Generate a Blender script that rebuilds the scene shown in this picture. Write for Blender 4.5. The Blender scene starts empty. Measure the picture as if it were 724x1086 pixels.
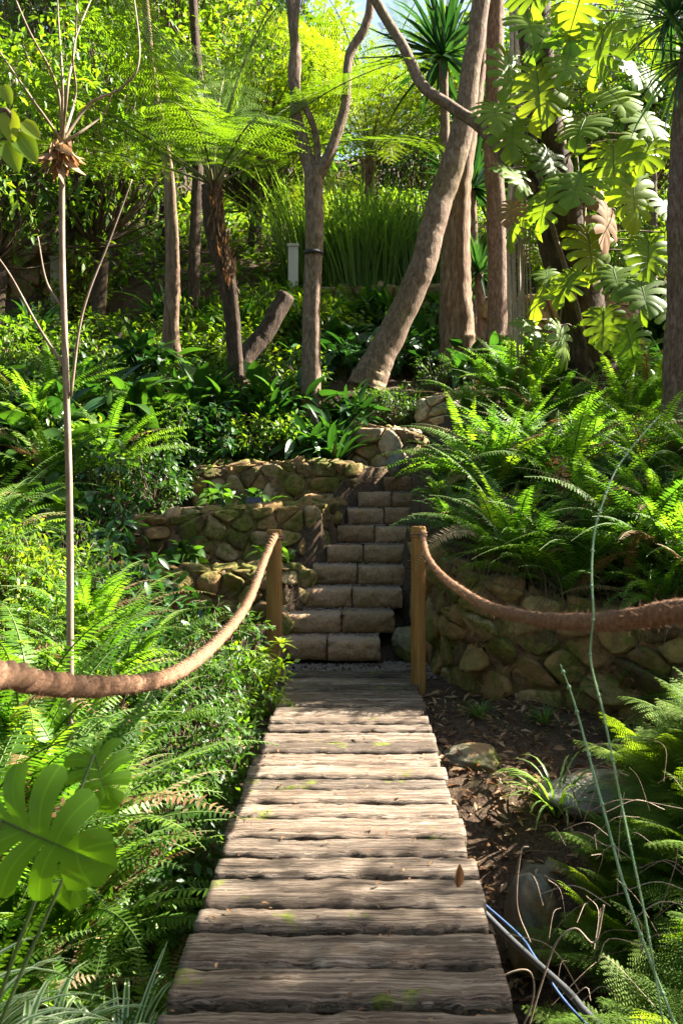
import bpy, math, random
import numpy as np
from math import radians as R
rng = np.random.default_rng(11)
random.seed(5)
SC = bpy.context.scene
COL = SC.collection

# ------------------------------------------------------------------ camera
cam_d = bpy.data.cameras.new("camera")
cam = bpy.data.objects.new("camera", cam_d)
COL.objects.link(cam)
SC.camera = cam
cam.location = (0, 0, 1.36)
cam.rotation_euler = (R(90), 0, 0)
cam_d.sensor_fit = 'HORIZONTAL'
cam_d.sensor_width = 24.0
cam_d.lens = 24.0 * 1000 / 724
cam_d.shift_x = (362 - 378) / 724
cam_d.shift_y = (519 - 543) / 724
cam_d.clip_start = 0.05
cam_d.clip_end = 2000
cam_d.dof.use_dof = True
cam_d.dof.focus_distance = 6.5
cam_d.dof.aperture_fstop = 7.0

# ------------------------------------------------------------------ light
SUN_AZ = 72          # degrees from +Y towards +X
SUN_EL = 41
az, el = R(SUN_AZ), R(SUN_EL)
SUN = np.array([math.sin(az) * math.cos(el), math.cos(az) * math.cos(el), math.sin(el)])
w = bpy.data.worlds.new("World")
SC.world = w
w.use_nodes = True
nt = w.node_tree
nt.nodes.clear()
o_ = nt.nodes.new("ShaderNodeOutputWorld")
b_ = nt.nodes.new("ShaderNodeBackground")
s_ = nt.nodes.new("ShaderNodeTexSky")
s_.sky_type = 'NISHITA'
s_.sun_disc = False
s_.sun_elevation = el
s_.sun_rotation = az
s_.air_density = 1.0
s_.dust_density = 2.5
s_.ozone_density = 1.0
b_.inputs[1].default_value = 0.05
nt.links.new(s_.outputs[0], b_.inputs[0])
nt.links.new(b_.outputs[0], o_.inputs[0])
sun_d = bpy.data.lights.new("sun", 'SUN')
sun_d.energy = 5.0
sun_d.angle = R(0.5)
sun_d.color = (1.0, 0.93, 0.82)
sun = bpy.data.objects.new("sun", sun_d)
COL.objects.link(sun)
sun.rotation_euler = (R(90 - SUN_EL), 0, R(180 - SUN_AZ))
sun.location = (6, 3, 12)
SC.view_settings.view_transform = 'Standard'
SC.view_settings.look = 'None'
SC.view_settings.gamma = 1
SC.view_settings.exposure = 2.92
SC.view_settings.use_curve_mapping = False
cy = SC.cycles
cy.max_bounces = 7
cy.diffuse_bounces = 4
cy.glossy_bounces = 2
cy.transmission_bounces = 4
cy.transparent_max_bounces = 4
cy.caustics_reflective = False
cy.caustics_refractive = False
cy.sample_clamp_indirect = 6
cy.use_denoising = True


def P(px, py, Y):
    return np.array([(px - 378) * Y / 1000, Y, 1.36 - (py - 519) * Y / 1000])


# ------------------------------------------------------------------ materials
def nodes(name):
    m = bpy.data.materials.new(name)
    m.use_nodes = True
    t = m.node_tree
    t.nodes.clear()
    return m, t, t.nodes, t.links


def ramp(t, stops, fac):
    r = t.nodes.new("ShaderNodeValToRGB")
    e = r.color_ramp.elements
    while len(e) < len(stops):
        e.new(0.5)
    for k, (p, c) in enumerate(stops):
        e[k].position = p
        e[k].color = (*c, 1)
    t.links.new(fac, r.inputs[0])
    return r.outputs[0]


def attr(t, name):
    a = t.nodes.new("ShaderNodeAttribute")
    a.attribute_name = name
    return a.outputs['Fac']


def noise(t, scale, detail=4, rough=0.6, vec=None, dist=0.0):
    n = t.nodes.new("ShaderNodeTexNoise")
    n.inputs['Scale'].default_value = scale
    n.inputs['Detail'].default_value = detail
    n.inputs['Roughness'].default_value = rough
    n.inputs['Distortion'].default_value = dist
    if vec is not None:
        t.links.new(vec, n.inputs['Vector'])
    return n.outputs['Fac']


def mixc(t, fac, a, b, mode='MIX'):
    m = t.nodes.new("ShaderNodeMix")
    m.data_type = 'RGBA'
    m.blend_type = mode
    for s, v in ((m.inputs[0], fac), (m.inputs[6], a), (m.inputs[7], b)):
        if isinstance(v, (int, float)):
            s.default_value = v
        elif isinstance(v, tuple):
            s.default_value = (*v, 1)
        else:
            t.links.new(v, s)
    return m.outputs[2]


def mathn(t, op, a, b=0.0):
    m = t.nodes.new("ShaderNodeMath")
    m.operation = op
    for s, v in ((m.inputs[0], a), (m.inputs[1], b)):
        if isinstance(v, (int, float)):
            s.default_value = v
        else:
            t.links.new(v, s)
    return m.outputs[0]


def coords(t, sc=(1, 1, 1), which='Object', off=None):
    c = t.nodes.new("ShaderNodeTexCoord")
    m = t.nodes.new("ShaderNodeMapping")
    m.inputs['Scale'].default_value = sc
    t.links.new(c.outputs[which], m.inputs[0])
    if off is not None:
        cx = t.nodes.new("ShaderNodeCombineXYZ")
        for k in range(3):
            t.links.new(off, cx.inputs[k])
        v = t.nodes.new("ShaderNodeVectorMath")
        v.operation = 'MULTIPLY_ADD'
        t.links.new(cx.outputs[0], v.inputs[0])
        v.inputs[1].default_value = (17, 31, 23)
        t.links.new(m.outputs[0], v.inputs[2])
        return v.outputs[0]
    return m.outputs[0]


def bump(t, h, strength=0.5, dist=0.01):
    b = t.nodes.new("ShaderNodeBump")
    b.inputs['Strength'].default_value = strength
    b.inputs['Distance'].default_value = dist
    t.links.new(h, b.inputs['Height'])
    return b.outputs[0]


def principled(t, color, rough=0.6, spec=0.4, normal=None, metal=0.0):
    p = t.nodes.new("ShaderNodeBsdfPrincipled")
    if isinstance(color, tuple):
        p.inputs['Base Color'].default_value = (*color, 1)
    else:
        t.links.new(color, p.inputs['Base Color'])
    if isinstance(rough, (int, float)):
        p.inputs['Roughness'].default_value = rough
    else:
        t.links.new(rough, p.inputs['Roughness'])
    p.inputs['Specular IOR Level'].default_value = spec
    p.inputs['Metallic'].default_value = metal
    if normal is not None:
        t.links.new(normal, p.inputs['Normal'])
    return p


def finish(t, sh):
    o = t.nodes.new("ShaderNodeOutputMaterial")
    t.links.new(sh, o.inputs[0])


def leaf_mat(name, stops, trans=0.4, rough=0.38, spec=0.5, tr_mul=(1.5, 1.7, 0.5), stripe=None, vein=True, brown=0.0):
    """stops: colours from the darkest leaf to the freshest one, by the leaf's own tint"""
    m, t, n, l = nodes(name)
    ti = attr(t, 'tint')
    oi = n.new("ShaderNodeObjectInfo")
    f = mathn(t, 'ADD', ti, mathn(t, 'MULTIPLY', mathn(t, 'SUBTRACT', oi.outputs['Random'], 0.5), 0.35))
    c = ramp(t, stops, f)
    nz = noise(t, 9, 2, vec=coords(t))
    c = mixc(t, mathn(t, 'MULTIPLY', nz, 0.35), c, mixc(t, 1.0, c, (0.55, 0.62, 0.4), 'MULTIPLY'))
    cr = attr(t, 'crs')
    if stripe:
        s = n.new("ShaderNodeMath"); s.operation = 'GREATER_THAN'
        l.new(cr, s.inputs[0]); s.inputs[1].default_value = 0.45
        c = mixc(t, s.outputs[0], c, stripe)
    elif vein:
        v = n.new("ShaderNodeMath"); v.operation = 'LESS_THAN'
        l.new(cr, v.inputs[0]); v.inputs[1].default_value = 0.07
        c = mixc(t, mathn(t, 'MULTIPLY', v.outputs[0], 0.5), c, mixc(t, 1.0, c, (1.7, 1.6, 1.8), 'MULTIPLY'))
    if name in ('monstera_green', 'fresh_leaf_green', 'bright_green'):
        sp_ = noise(t, 26, 3, .6, vec=coords(t))
        c = mixc(t, ramp(t, [(.68, (0, 0, 0)), (.72, (.8, .8, .8))], sp_), c, (.22, .17, .04))
        c = mixc(t, mathn(t, 'MULTIPLY', noise(t, 6, 3, .6, vec=coords(t)), .5), c, mixc(t, 1, c, (1.5, 1.15, .8), 'MULTIPLY'))
    tc = mixc(t, 1.0, c, tr_mul, 'MULTIPLY')
    p = principled(t, c, rough, spec)
    tr = n.new("ShaderNodeBsdfTranslucent")
    l.new(tc, tr.inputs[0])
    mx = n.new("ShaderNodeMixShader")
    mx.inputs[0].default_value = trans
    l.new(p.outputs[0], mx.inputs[1])
    l.new(tr.outputs[0], mx.inputs[2])
    finish(t, mx.outputs[0])
    return m


TM = (2.2, 2.3, 0.7)
M = {}
M['fern'] = leaf_mat('fern_green', [(0.0, (.035, .09, .014)), (.5, (.085, .18, .02)), (1, (.19, .30, .03))], .47, .5, .3, tr_mul=TM, vein=False)
M['lacy'] = leaf_mat('feathery_fern_green', [(0.0, (.05, .10, .014)), (.5, (.09, .16, .018)), (1, (.17, .24, .03))], .4, .6, .15, tr_mul=(2.2, 2.1, .5), vein=False)
M['treefern'] = leaf_mat('tree_fern_green', [(0.0, (.05, .11, .014)), (.5, (.09, .17, .016)), (1, (.17, .25, .02))], .5, .5, tr_mul=(2.6, 2.3, .5), vein=False)
M['sunfern'] = leaf_mat('young_tree_fern_green', [(0.0, (.07, .125, .012)), (1, (.15, .21, .016))], .5, .5, .3, tr_mul=(2.4, 2.1, .5), vein=False)
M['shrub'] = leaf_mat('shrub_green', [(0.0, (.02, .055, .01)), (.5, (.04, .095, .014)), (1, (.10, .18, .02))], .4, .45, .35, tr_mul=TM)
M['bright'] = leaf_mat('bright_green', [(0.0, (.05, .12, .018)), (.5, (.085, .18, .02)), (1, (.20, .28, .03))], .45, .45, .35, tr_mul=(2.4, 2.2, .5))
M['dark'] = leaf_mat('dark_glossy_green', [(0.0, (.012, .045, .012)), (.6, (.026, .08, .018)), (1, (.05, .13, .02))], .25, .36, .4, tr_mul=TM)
M['monstera'] = leaf_mat('monstera_green', [(0.0, (.04, .09, .016)), (.5, (.10, .18, .024)), (1, (.2, .27, .035))], .42, .5, .22, tr_mul=(2.5, 2.2, .45))
M['yucca'] = leaf_mat('blade_green', [(0.0, (.012, .045, .018)), (1, (.035, .09, .03))], .25, .35, tr_mul=TM)
M['grass'] = leaf_mat('grass_green', [(0.0, (.05, .11, .02)), (1, (.17, .27, .06))], .45, .45, tr_mul=(2.1, 2.1, .6), vein=False)
M['spider'] = leaf_mat('striped_leaf', [(0.0, (.05, .14, .03)), (1, (.10, .22, .04))], .35, .35, tr_mul=(1.5, 1.6, 1.0), stripe=(.5, .56, .36))
M['far'] = leaf_mat('far_leaf_green', [(0.0, (.035, .075, .02)), (.5, (.08, .14, .03)), (1, (.18, .25, .06))], .45, .45, tr_mul=(2.0, 1.9, .7), vein=False)
M['dead'] = leaf_mat('dead_leaf_tan', [(0.0, (.10, .05, .025)), (.5, (.22, .12, .06)), (1, (.42, .30, .18))], .3, .7, .2, tr_mul=(1.3, 1.1, .9))
M['flower'] = leaf_mat('purple_petal', [(0.0, (.4, .12, .3)), (1, (.6, .3, .5))], .3, .6, .2, tr_mul=(1.2, 1, 1.2), vein=False)


def stem_mat(name, a, b, scale=30, rough=.7):
    m, t, n, l = nodes(name)
    c = ramp(t, [(.3, a), (.7, b)], noise(t, scale, 4, vec=coords(t)))
    finish(t, principled(t, c, rough, .3).outputs[0])
    return m


M['stem'] = stem_mat('green_stem', (.05, .09, .02), (.10, .14, .03))
M['twig'] = stem_mat('brown_twig', (.07, .045, .028), (.16, .11, .07))
M['palestem'] = stem_mat('pale_dry_stem', (.22, .15, .10), (.38, .30, .22))
M['cane'] = stem_mat('green_cane', (.14, .26, .12), (.24, .38, .2), 40, .5)
M['tfstem'] = stem_mat('fern_rachis', (.10, .07, .03), (.14, .16, .04))


def bark_mat(name, a, b, c3, sc=(9, 9, 2.2), bs=.6, bd=.02):
    m, t, n, l = nodes(name)
    v = coords(t, sc)
    n1 = noise(t, 2.2, 8, .68, v, .6)
    n2 = noise(t, 1.3, 3, .5, coords(t, (1.4, 1.4, .8)))
    c = ramp(t, [(.28, a), (.5, b), (.72, c3)], n1)
    c = mixc(t, ramp(t, [(.5, (0, 0, 0)), (.66, (.6, .6, .6))], n2), c, mixc(t, 1, c, (.75, .85, .5), 'MULTIPLY'))
    h = mathn(t, 'ADD', n1, mathn(t, 'MULTIPLY', noise(t, 9, 6, .7, v), .35))
    finish(t, principled(t, c, .85, .2, bump(t, h, bs, bd)).outputs[0])
    return m


M['bark_smooth'] = bark_mat('smooth_bark', (.06, .038, .024), (.16, .105, .07), (.31, .225, .165), (13, 13, 5), .8, .02)
M['bark_pale'] = bark_mat('pale_bark', (.13, .09, .065), (.24, .175, .135), (.36, .28, .22), (9, 9, 3), .3, .006)
M['bark_rough'] = bark_mat('rough_bark', (.06, .035, .022), (.17, .105, .065), (.34, .24, .16), (11, 11, 2), .9, .03)
M['bark_dark'] = bark_mat('dark_bark', (.02, .013, .009), (.06, .038, .025), (.14, .09, .055), (9, 9, 3), .9, .03)
M['bark_red'] = bark_mat('fibrous_red_bark', (.05, .03, .02), (.16, .098, .064), (.32, .23, .16), (16, 16, 5), 1., .03)


def wood_mat(name, a, b, c3, sc, moss=0.0, bd=.006, grainy=1.0):
    m, t, n, l = nodes(name)
    ti = attr(t, 'tint')
    v = coords(t, sc, off=ti)
    g = noise(t, 3.0, 9, .7, v, 1.1 * grainy)
    big = noise(t, 2.0, 4, .6, coords(t, off=ti))
    c = ramp(t, [(.25, a), (.48, b), (.72, c3)], g)
    c = mixc(t, ramp(t, [(.35, (0, 0, 0)), (.65, (.75, .75, .75))], big), c, mixc(t, 1, c, (.62, .55, .5), 'MULTIPLY'))
    tt = n.new("ShaderNodeMath"); tt.operation = 'MULTIPLY_ADD'
    l.new(ti, tt.inputs[0]); tt.inputs[1].default_value = .75; tt.inputs[2].default_value = .6
    cc = n.new("ShaderNodeCombineXYZ")
    for k in range(3):
        l.new(tt.outputs[0], cc.inputs[k])
    c = mixc(t, 1, c, cc.outputs[0], 'MULTIPLY')
    # fine dark drying cracks
    cr = noise(t, 1.5, 5, .6, coords(t, (sc[0] * .6, sc[1] * 2.2, sc[2] * .6) if sc[0] < sc[1] else sc, off=ti), 1.6)
    cm = ramp(t, [(.475, (0, 0, 0)), (.5, (1, 1, 1)), (.525, (0, 0, 0))], cr)
    if moss < 0:
        cm = mixc(t, 1, cm, (.3, .3, .3), 'MULTIPLY')
    c = mixc(t, cm, c, mixc(t, 1, c, (.22, .18, .15), 'MULTIPLY'))
    if moss > 0:
        mn = noise(t, 3.1, 5, .65, coords(t))
        mf = ramp(t, [(.61, (0, 0, 0)), (.66, (1, 1, 1))], mn)
        mm = noise(t, 60, 3, .6, coords(t))
        c = mixc(t, mixc(t, 1, mf, (moss, moss, moss), 'MULTIPLY'), c, ramp(t, [(.3, (.06, .08, .01)), (.7, (.17, .19, .02))], mm))
    sub = n.new("ShaderNodeMath"); sub.operation = 'SUBTRACT'
    l.new(g, sub.inputs[0])
    l.new(mathn(t, 'MULTIPLY', cm, .8), sub.inputs[1])
    finish(t, principled(t, c, .78, .25, bump(t, sub.outputs[0], .9, bd)).outputs[0])
    return m


M['plank'] = wood_mat('weathered_plank', (.028, .019, .012), (.125, .092, .064), (.37, .305, .235), (1.2, 16, 16), .9)
M['post'] = wood_mat('post_wood', (.13, .06, .018), (.25, .13, .035), (.36, .20, .065), (22, 22, 1.0), -1, .003, .4)
M['timber'] = wood_mat('old_timber', (.05, .03, .02), (.13, .08, .05), (.22, .15, .10), (1.5, 14, 14), 0)


def stone_mat(name, stops, moss=.5, scale=1.0, bd=.015):
    m, t, n, l = nodes(name)
    ti = attr(t, 'tint')
    c = ramp(t, stops, ti)
    n1 = noise(t, 11 * scale, 8, .7, coords(t))
    c = mixc(t, 1, c, ramp(t, [(.25, (.45, .42, .4)), (.5, (1, 1, 1)), (.75, (1.5, 1.4, 1.25))], n1), 'MULTIPLY')
    n3 = noise(t, 4.5 * scale, 4, .6, coords(t, off=ti))
    c = mixc(t, ramp(t, [(.52, (0, 0, 0)), (.64, (.7, .7, .7))], n3), c, (.30, .17, .075))
    mn = noise(t, 3.4, 6, .7, coords(t))
    mf = ramp(t, [(.47, (0, 0, 0)), (.58, (moss,) * 3)], mn)
    c = mixc(t, mf, c, ramp(t, [(.3, (.04, .055, .008)), (.7, (.17, .18, .03))], noise(t, 35, 4, .7, coords(t))))
    h = mathn(t, 'ADD', n1, mathn(t, 'MULTIPLY', noise(t, 45 * scale, 5, .7, coords(t)), .3))
    finish(t, principled(t, c, .9, .2, bump(t, h, .9, bd)).outputs[0])
    return m


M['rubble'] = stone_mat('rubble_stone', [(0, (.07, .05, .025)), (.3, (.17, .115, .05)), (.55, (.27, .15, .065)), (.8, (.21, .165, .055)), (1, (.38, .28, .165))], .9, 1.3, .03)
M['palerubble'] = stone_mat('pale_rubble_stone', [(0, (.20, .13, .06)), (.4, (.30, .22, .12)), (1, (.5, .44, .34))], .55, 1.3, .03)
M['mortar'] = stone_mat('earthy_mortar', [(0, (.10, .06, .032)), (1, (.19, .12, .07))], .5, 2)
M['block'] = stone_mat('split_face_block', [(0, (.22, .135, .08)), (1, (.36, .235, .145))], .18, 3.5, .012)
M['blocktop'] = stone_mat('dusty_skylit_block_top', [(0, (.22, .155, .11)), (1, (.32, .235, .175))], .12, 3.5, .01)  # smooth dusty tops, with sky light on the treads put into the colour
M['boulder'] = stone_mat('mossy_boulder', [(0, (.08, .075, .05)), (1, (.20, .17, .11))], .85)
M['greyrock'] = stone_mat('grey_rock', [(0, (.10, .11, .09)), (1, (.22, .21, .17))], .4)


def ground_mat():
    m, t, n, l = nodes('litter_soil')
    a = noise(t, 3, 8, .7, coords(t))
    b = noise(t, 55, 6, .7, coords(t))
    c = ramp(t, [(.3, (.03, .02, .013)), (.5, (.075, .048, .03)), (.7, (.15, .10, .065))], b)
    c = mixc(t, ramp(t, [(.5, (0, 0, 0)), (.7, (.6, .6, .6))], a), c, (.055, .06, .02))
    h = mathn(t, 'ADD', mathn(t, 'MULTIPLY', a, 1), mathn(t, 'MULTIPLY', b, .5))
    finish(t, principled(t, c, .95, .15, bump(t, h, 1, .04)).outputs[0])
    return m


M['ground'] = ground_mat()


def plain(name, c, rough=.5, metal=0.0, spec=.5, var=.3, sc=20):
    m, t, n, l = nodes(name)
    f = noise(t, sc, 5, .6, coords(t))
    col = mixc(t, mathn(t, 'MULTIPLY', f, var), c, tuple(x * .4 for x in c))
    finish(t, principled(t, col, rough, spec, bump(t, f, .2, .003), metal).outputs[0])
    return m


M['coir'] = None
m, t, n, l = nodes('coir_rope')
cc = ramp(t, [(.3, (.10, .045, .022)), (.5, (.22, .11, .055)), (.7, (.38, .22, .125))], noise(t, 90, 5, .7, coords(t)))
cc = mixc(t, mathn(t, 'MULTIPLY', noise(t, 4, 2, .5, coords(t)), .6), cc, (.24, .165, .115))
finish(t, principled(t, cc, .95, .1, bump(t, noise(t, 260, 4, .8, coords(t)), 1, .004)).outputs[0])
M['coir'] = m
M['metal'] = plain('silver_pipe', (.16, .165, .17), .4, .6, var=.9, sc=30)
M['bluepipe'] = plain('blue_hose', (.04, .09, .2), .5)
M['lampmetal'] = plain('dark_lamp_metal', (.05, .05, .055), .4, .4)
M['lampglass'] = plain('lamp_panel', (.12, .12, .14), .15, .2)
M['whitepaint'] = plain('white_paint', (.5, .47, .4), .7, var=.7, sc=8)
M['plaque'] = plain('plaque_grey', (.14, .15, .15), .5)
M['gravel'] = plain('gravel', (.28, .22, .18), .9, var=1.0, sc=40)
M['concrete'] = plain('pale_concrete', (.38, .35, .30), .85, var=.8, sc=6)
M['blackrubber'] = plain('black_strap', (.015, .015, .015), .6)
M['wallpaint'] = plain('cream_render', (.5, .45, .36), .8)


# ------------------------------------------------------------------ mesh collector
class Geo:
    def __init__(s):
        s.V = []; s.Q = []; s.T = []; s.ti = []; s.cr = []; s.qm = []; s.tm = []; s.n = 0

    def add(s, V, Q=None, T=None, tint=.5, crs=.5, mat=0):
        V = np.asarray(V, float).reshape(-1, 3)
        k = len(V)
        s.V.append(V)
        s.ti.append(np.broadcast_to(np.asarray(tint, float), (k,)))
        s.cr.append(np.broadcast_to(np.asarray(crs, float), (k,)))
        if Q is not None and len(Q):
            Q = np.asarray(Q, np.int64).reshape(-1, 4)
            s.Q.append(Q + s.n); s.qm.append(np.full(len(Q), mat))
        if T is not None and len(T):
            T = np.asarray(T, np.int64).reshape(-1, 3)
            s.T.append(T + s.n); s.tm.append(np.full(len(T), mat))
        s.n += k

    def geo(s, g, Rm=None, t=(0, 0, 0), sc=1.0, tint=None):
        """stamp another collector's content in"""
        V = np.concatenate(g.V) * sc
        if Rm is not None:
            V = V @ np.asarray(Rm).T
        s.V.append(V + np.asarray(t))
        ti = np.concatenate(g.ti)
        s.ti.append(ti if tint is None else np.clip(ti + tint, 0, 1))
        s.cr.append(np.concatenate(g.cr))
        for q, mm in zip(g.Q, g.qm):
            s.Q.append(q + s.n); s.qm.append(mm)
        for q, mm in zip(g.T, g.tm):
            s.T.append(q + s.n); s.tm.append(mm)
        s.n += len(V)

    def mesh(s, name, mats, smooth=True):
        me = bpy.data.meshes.new(name)
        V = np.concatenate(s.V)
        Q = np.concatenate(s.Q) if s.Q else np.zeros((0, 4), np.int64)
        T = np.concatenate(s.T) if s.T else np.zeros((0, 3), np.int64)
        me.vertices.add(len(V))
        me.vertices.foreach_set('co', V.astype(np.float32).ravel())
        me.loops.add(Q.size + T.size)
        me.loops.foreach_set('vertex_index', np.concatenate([Q.ravel(), T.ravel()]).astype(np.int32))
        nf = len(Q) + len(T)
        me.polygons.add(nf)
        st = np.concatenate([np.arange(len(Q)) * 4, Q.size + np.arange(len(T)) * 3])
        me.polygons.foreach_set('loop_start', st.astype(np.int32))
        mi = np.concatenate((s.qm or [np.zeros(0)]) + (s.tm or [np.zeros(0)])).astype(np.int32)
        for mt in mats:
            me.materials.append(mt)
        me.polygons.foreach_set('material_index', mi)
        me.polygons.foreach_set('use_smooth', np.full(nf, smooth))
        a = me.attributes.new('tint', 'FLOAT', 'POINT')
        a.data.foreach_set('value', np.concatenate(s.ti).astype(np.float32))
        a = me.attributes.new('crs', 'FLOAT', 'POINT')
        a.data.foreach_set('value', np.concatenate(s.cr).astype(np.float32))
        me.update(calc_edges=True)
        return me


def link(name, me, parent=None, loc=(0, 0, 0), rot=(0, 0, 0), sc=1.0):
    o = bpy.data.objects.new(name, me)
    COL.objects.link(o)
    o.location = loc
    o.rotation_euler = rot
    o.scale = (sc,) * 3 if isinstance(sc, (int, float)) else sc
    if parent is not None:
        o.parent = parent
    return o


def tag(o, label=None, cat=None, group=None, kind=None):
    for k, v in (('label', label), ('category', cat), ('group', group), ('kind', kind)):
        if v:
            o[k] = v
    return o


def thing(name, label, cat, loc=(0, 0, 0), rotz=0, group=None, sc=1.0):
    o = link(name, None, None, tuple(loc), (0, 0, rotz), sc)
    return tag(o, label, cat, group)


def norm(v):
    v = np.asarray(v, float)
    return v / (np.linalg.norm(v, axis=-1, keepdims=True) + 1e-9)


def frames(d, up):
    """rotation matrices with columns side, direction, normal"""
    d = norm(d); up = np.broadcast_to(up, d.shape)
    side = norm(np.cross(d, up))
    nrm = np.cross(side, d)
    return np.stack([side, d, nrm], -1)


def catmull(pts, per=8):
    p = np.asarray(pts, float)
    p = np.vstack([2 * p[0] - p[1], p, 2 * p[-1] - p[-2]])
    out = []
    for i in range(1, len(p) - 2):
        t_ = np.linspace(0, 1, per, endpoint=False)[:, None]
        a, b, c, d = p[i - 1], p[i], p[i + 1], p[i + 2]
        out.append(.5 * (2 * b + (c - a) * t_ + (2 * a - 5 * b + 4 * c - d) * t_ ** 2 + (3 * b - a - 3 * c + d) * t_ ** 3))
    return np.vstack(out + [p[-2][None]])


def tube(g, pts, rad, ns=6, tint=.5, mat=0, rough=0.0, cap=True, seed=0):
    pts = np.asarray(pts, float)
    n_ = len(pts)
    rad = np.broadcast_to(np.asarray(rad, float), (n_,))
    tan = norm(np.gradient(pts, axis=0))
    ref = np.array([0, 0, 1.]) if abs(tan[0, 2]) < .9 else np.array([1., 0, 0])
    s0 = norm(np.cross(tan[0], ref))
    S = [s0]
    for k in range(1, n_):
        v = S[-1] - tan[k] * np.dot(S[-1], tan[k])
        S.append(norm(v))
    S = np.array(S)
    B = np.cross(tan, S)
    ph = np.linspace(0, 2 * math.pi, ns, endpoint=False)
    rr = rad[:, None] * np.ones(ns)[None]
    if rough > 0:
        q = np.random.default_rng(seed)
        for f, a in ((1, .5), (2, .35), (3, .35), (5, .25)):
            rr = rr * (1 + rough * a * np.sin(f * ph[None] + q.uniform(0, 6.3) + np.cumsum(q.normal(0, .16, n_))[:, None]))
        rr = rr * (1 + rough * .12 * q.normal(0, 1, (n_, ns)))
    V = pts[:, None] + rr[..., None] * (np.cos(ph)[None, :, None] * S[:, None] + np.sin(ph)[None, :, None] * B[:, None])
    i = np.arange(n_ - 1)[:, None] * ns
    j = np.arange(ns)[None]
    j2 = (j + 1) % ns
    Q = np.stack([i + j, i + j2, i + ns + j2, i + ns + j], -1).reshape(-1, 4)
    V = V.reshape(-1, 3)
    T = []
    if cap:
        V = np.vstack([V, pts[0], pts[-1]])
        c0, c1 = n_ * ns, n_ * ns + 1
        T = [(c0, (k + 1) % ns, k) for k in range(ns)] + [(c1, (n_ - 1) * ns + k, (n_ - 1) * ns + (k + 1) % ns) for k in range(ns)]
    g.add(V, Q, T, tint, .5, mat)


# ------------------------------------------------------------------ leaf templates (grow along +Y, face +Z)
def leaf_t(L=1., W=.4, seg=3, fold=.15, droop=.25, shape='oval'):
    s = np.linspace(0, 1, seg + 1)
    if shape == 'oval':
        wd = np.sin(np.pi * np.clip(s * .93 + .05, 0, 1)) ** .8
    elif shape == 'heart':
        wd = np.where(s < .3, .6 + s * 1.3, np.cos((s - .3) / .7 * np.pi / 2) ** .8)
    else:
        wd = np.minimum(1, s * 5 + .45) * (1 - s ** 3) + .03
    wd = wd * W / 2 + .004 * W
    y = s * L
    z = -droop * L * s ** 2
    V = np.stack([np.stack([-wd, y, z + fold * wd], -1), np.stack([0 * s, y, z], -1), np.stack([wd, y, z + fold * wd], -1)], 1).reshape(-1, 3)
    cr = np.tile([1, 0, 1], seg + 1)
    Q = []
    for k in range(seg):
        a = k * 3
        Q += [(a, a + 1, a + 4, a + 3), (a + 1, a + 2, a + 5, a + 4)]
    return V, np.array(Q), cr


def blade_t(L, W, seg=6, ang=1.2, bend=1.4, fold=.3):
    """strap leaf rising at ang and bending over; in the Y-Z plane"""
    s = np.linspace(0, 1, seg + 1)
    th = ang - bend * s ** 1.4
    ds = L / seg
    y = np.concatenate([[0], np.cumsum(np.cos(th[:-1]) * ds)])
    z = np.concatenate([[0], np.cumsum(np.sin(th[:-1]) * ds)])
    wd = W / 2 * np.minimum(1, s * 3 + .5) * (1 - s ** 4) + .001
    nx = fold * wd
    V = np.stack([np.stack([-wd, y - nx * np.sin(th), z + nx * np.cos(th)], -1), np.stack([0 * s, y, z], -1),
                  np.stack([wd, y - nx * np.sin(th), z + nx * np.cos(th)], -1)], 1).reshape(-1, 3)
    cr = np.tile([1, 0, 1], seg + 1)
    Q = []
    for k in range(seg):
        a = k * 3
        Q += [(a, a + 1, a + 4, a + 3), (a + 1, a + 2, a + 5, a + 4)]
    return V, np.array(Q), cr


def stamp(g, tpl, Rm, off, sc, tint, mat=0):
    V, Q, cr = tpl
    n_ = len(off)
    sc = np.broadcast_to(np.asarray(sc, float).reshape(-1, 1, 1) if np.ndim(sc) < 2 else np.asarray(sc)[:, None, :], (n_, 1, 1) if np.ndim(sc) < 2 else (n_, 1, 3))
    W = np.einsum('nij,nkj->nki', Rm, V[None] * sc) + np.asarray(off)[:, None]
    QQ = Q[None] + (np.arange(n_) * len(V))[:, None, None]
    g.add(W.reshape(-1, 3), QQ.reshape(-1, 4), None, np.repeat(np.broadcast_to(tint, (n_,)), len(V)), np.tile(cr, n_), mat)


def rz(a):
    c, s = math.cos(a), math.sin(a)
    return np.array([[c, -s, 0], [s, c, 0], [0, 0, 1.]])


PIN = (np.array([[-.5, 0, 0], [.5, 0, 0], [-.42, .55, -.03], [.42, .55, -.03], [-.08, 1, -.12], [.08, 1, -.12]]),
       np.array([[0, 1, 3, 2], [2, 3, 5, 4]]), np.array([.5] * 6))
PIN1 = (np.array([[-.5, 0, 0], [.5, 0, 0], [.18, 1, -.06], [-.18, 1, -.06]]), np.array([[0, 1, 2, 3]]), np.array([.5] * 4))


def curve_frond(L, ang, bend, n_, r, side=.15):
    s = np.linspace(0, 1, n_)
    th = ang - bend * s ** 1.35
    ds = L / (n_ - 1)
    y = np.concatenate([[0], np.cumsum(np.cos(th[:-1]) * ds)])
    z = np.concatenate([[0], np.cumsum(np.sin(th[:-1]) * ds)])
    x = r.normal(0, side) * L * s ** 2
    return np.stack([x, y, z], -1), s


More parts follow.
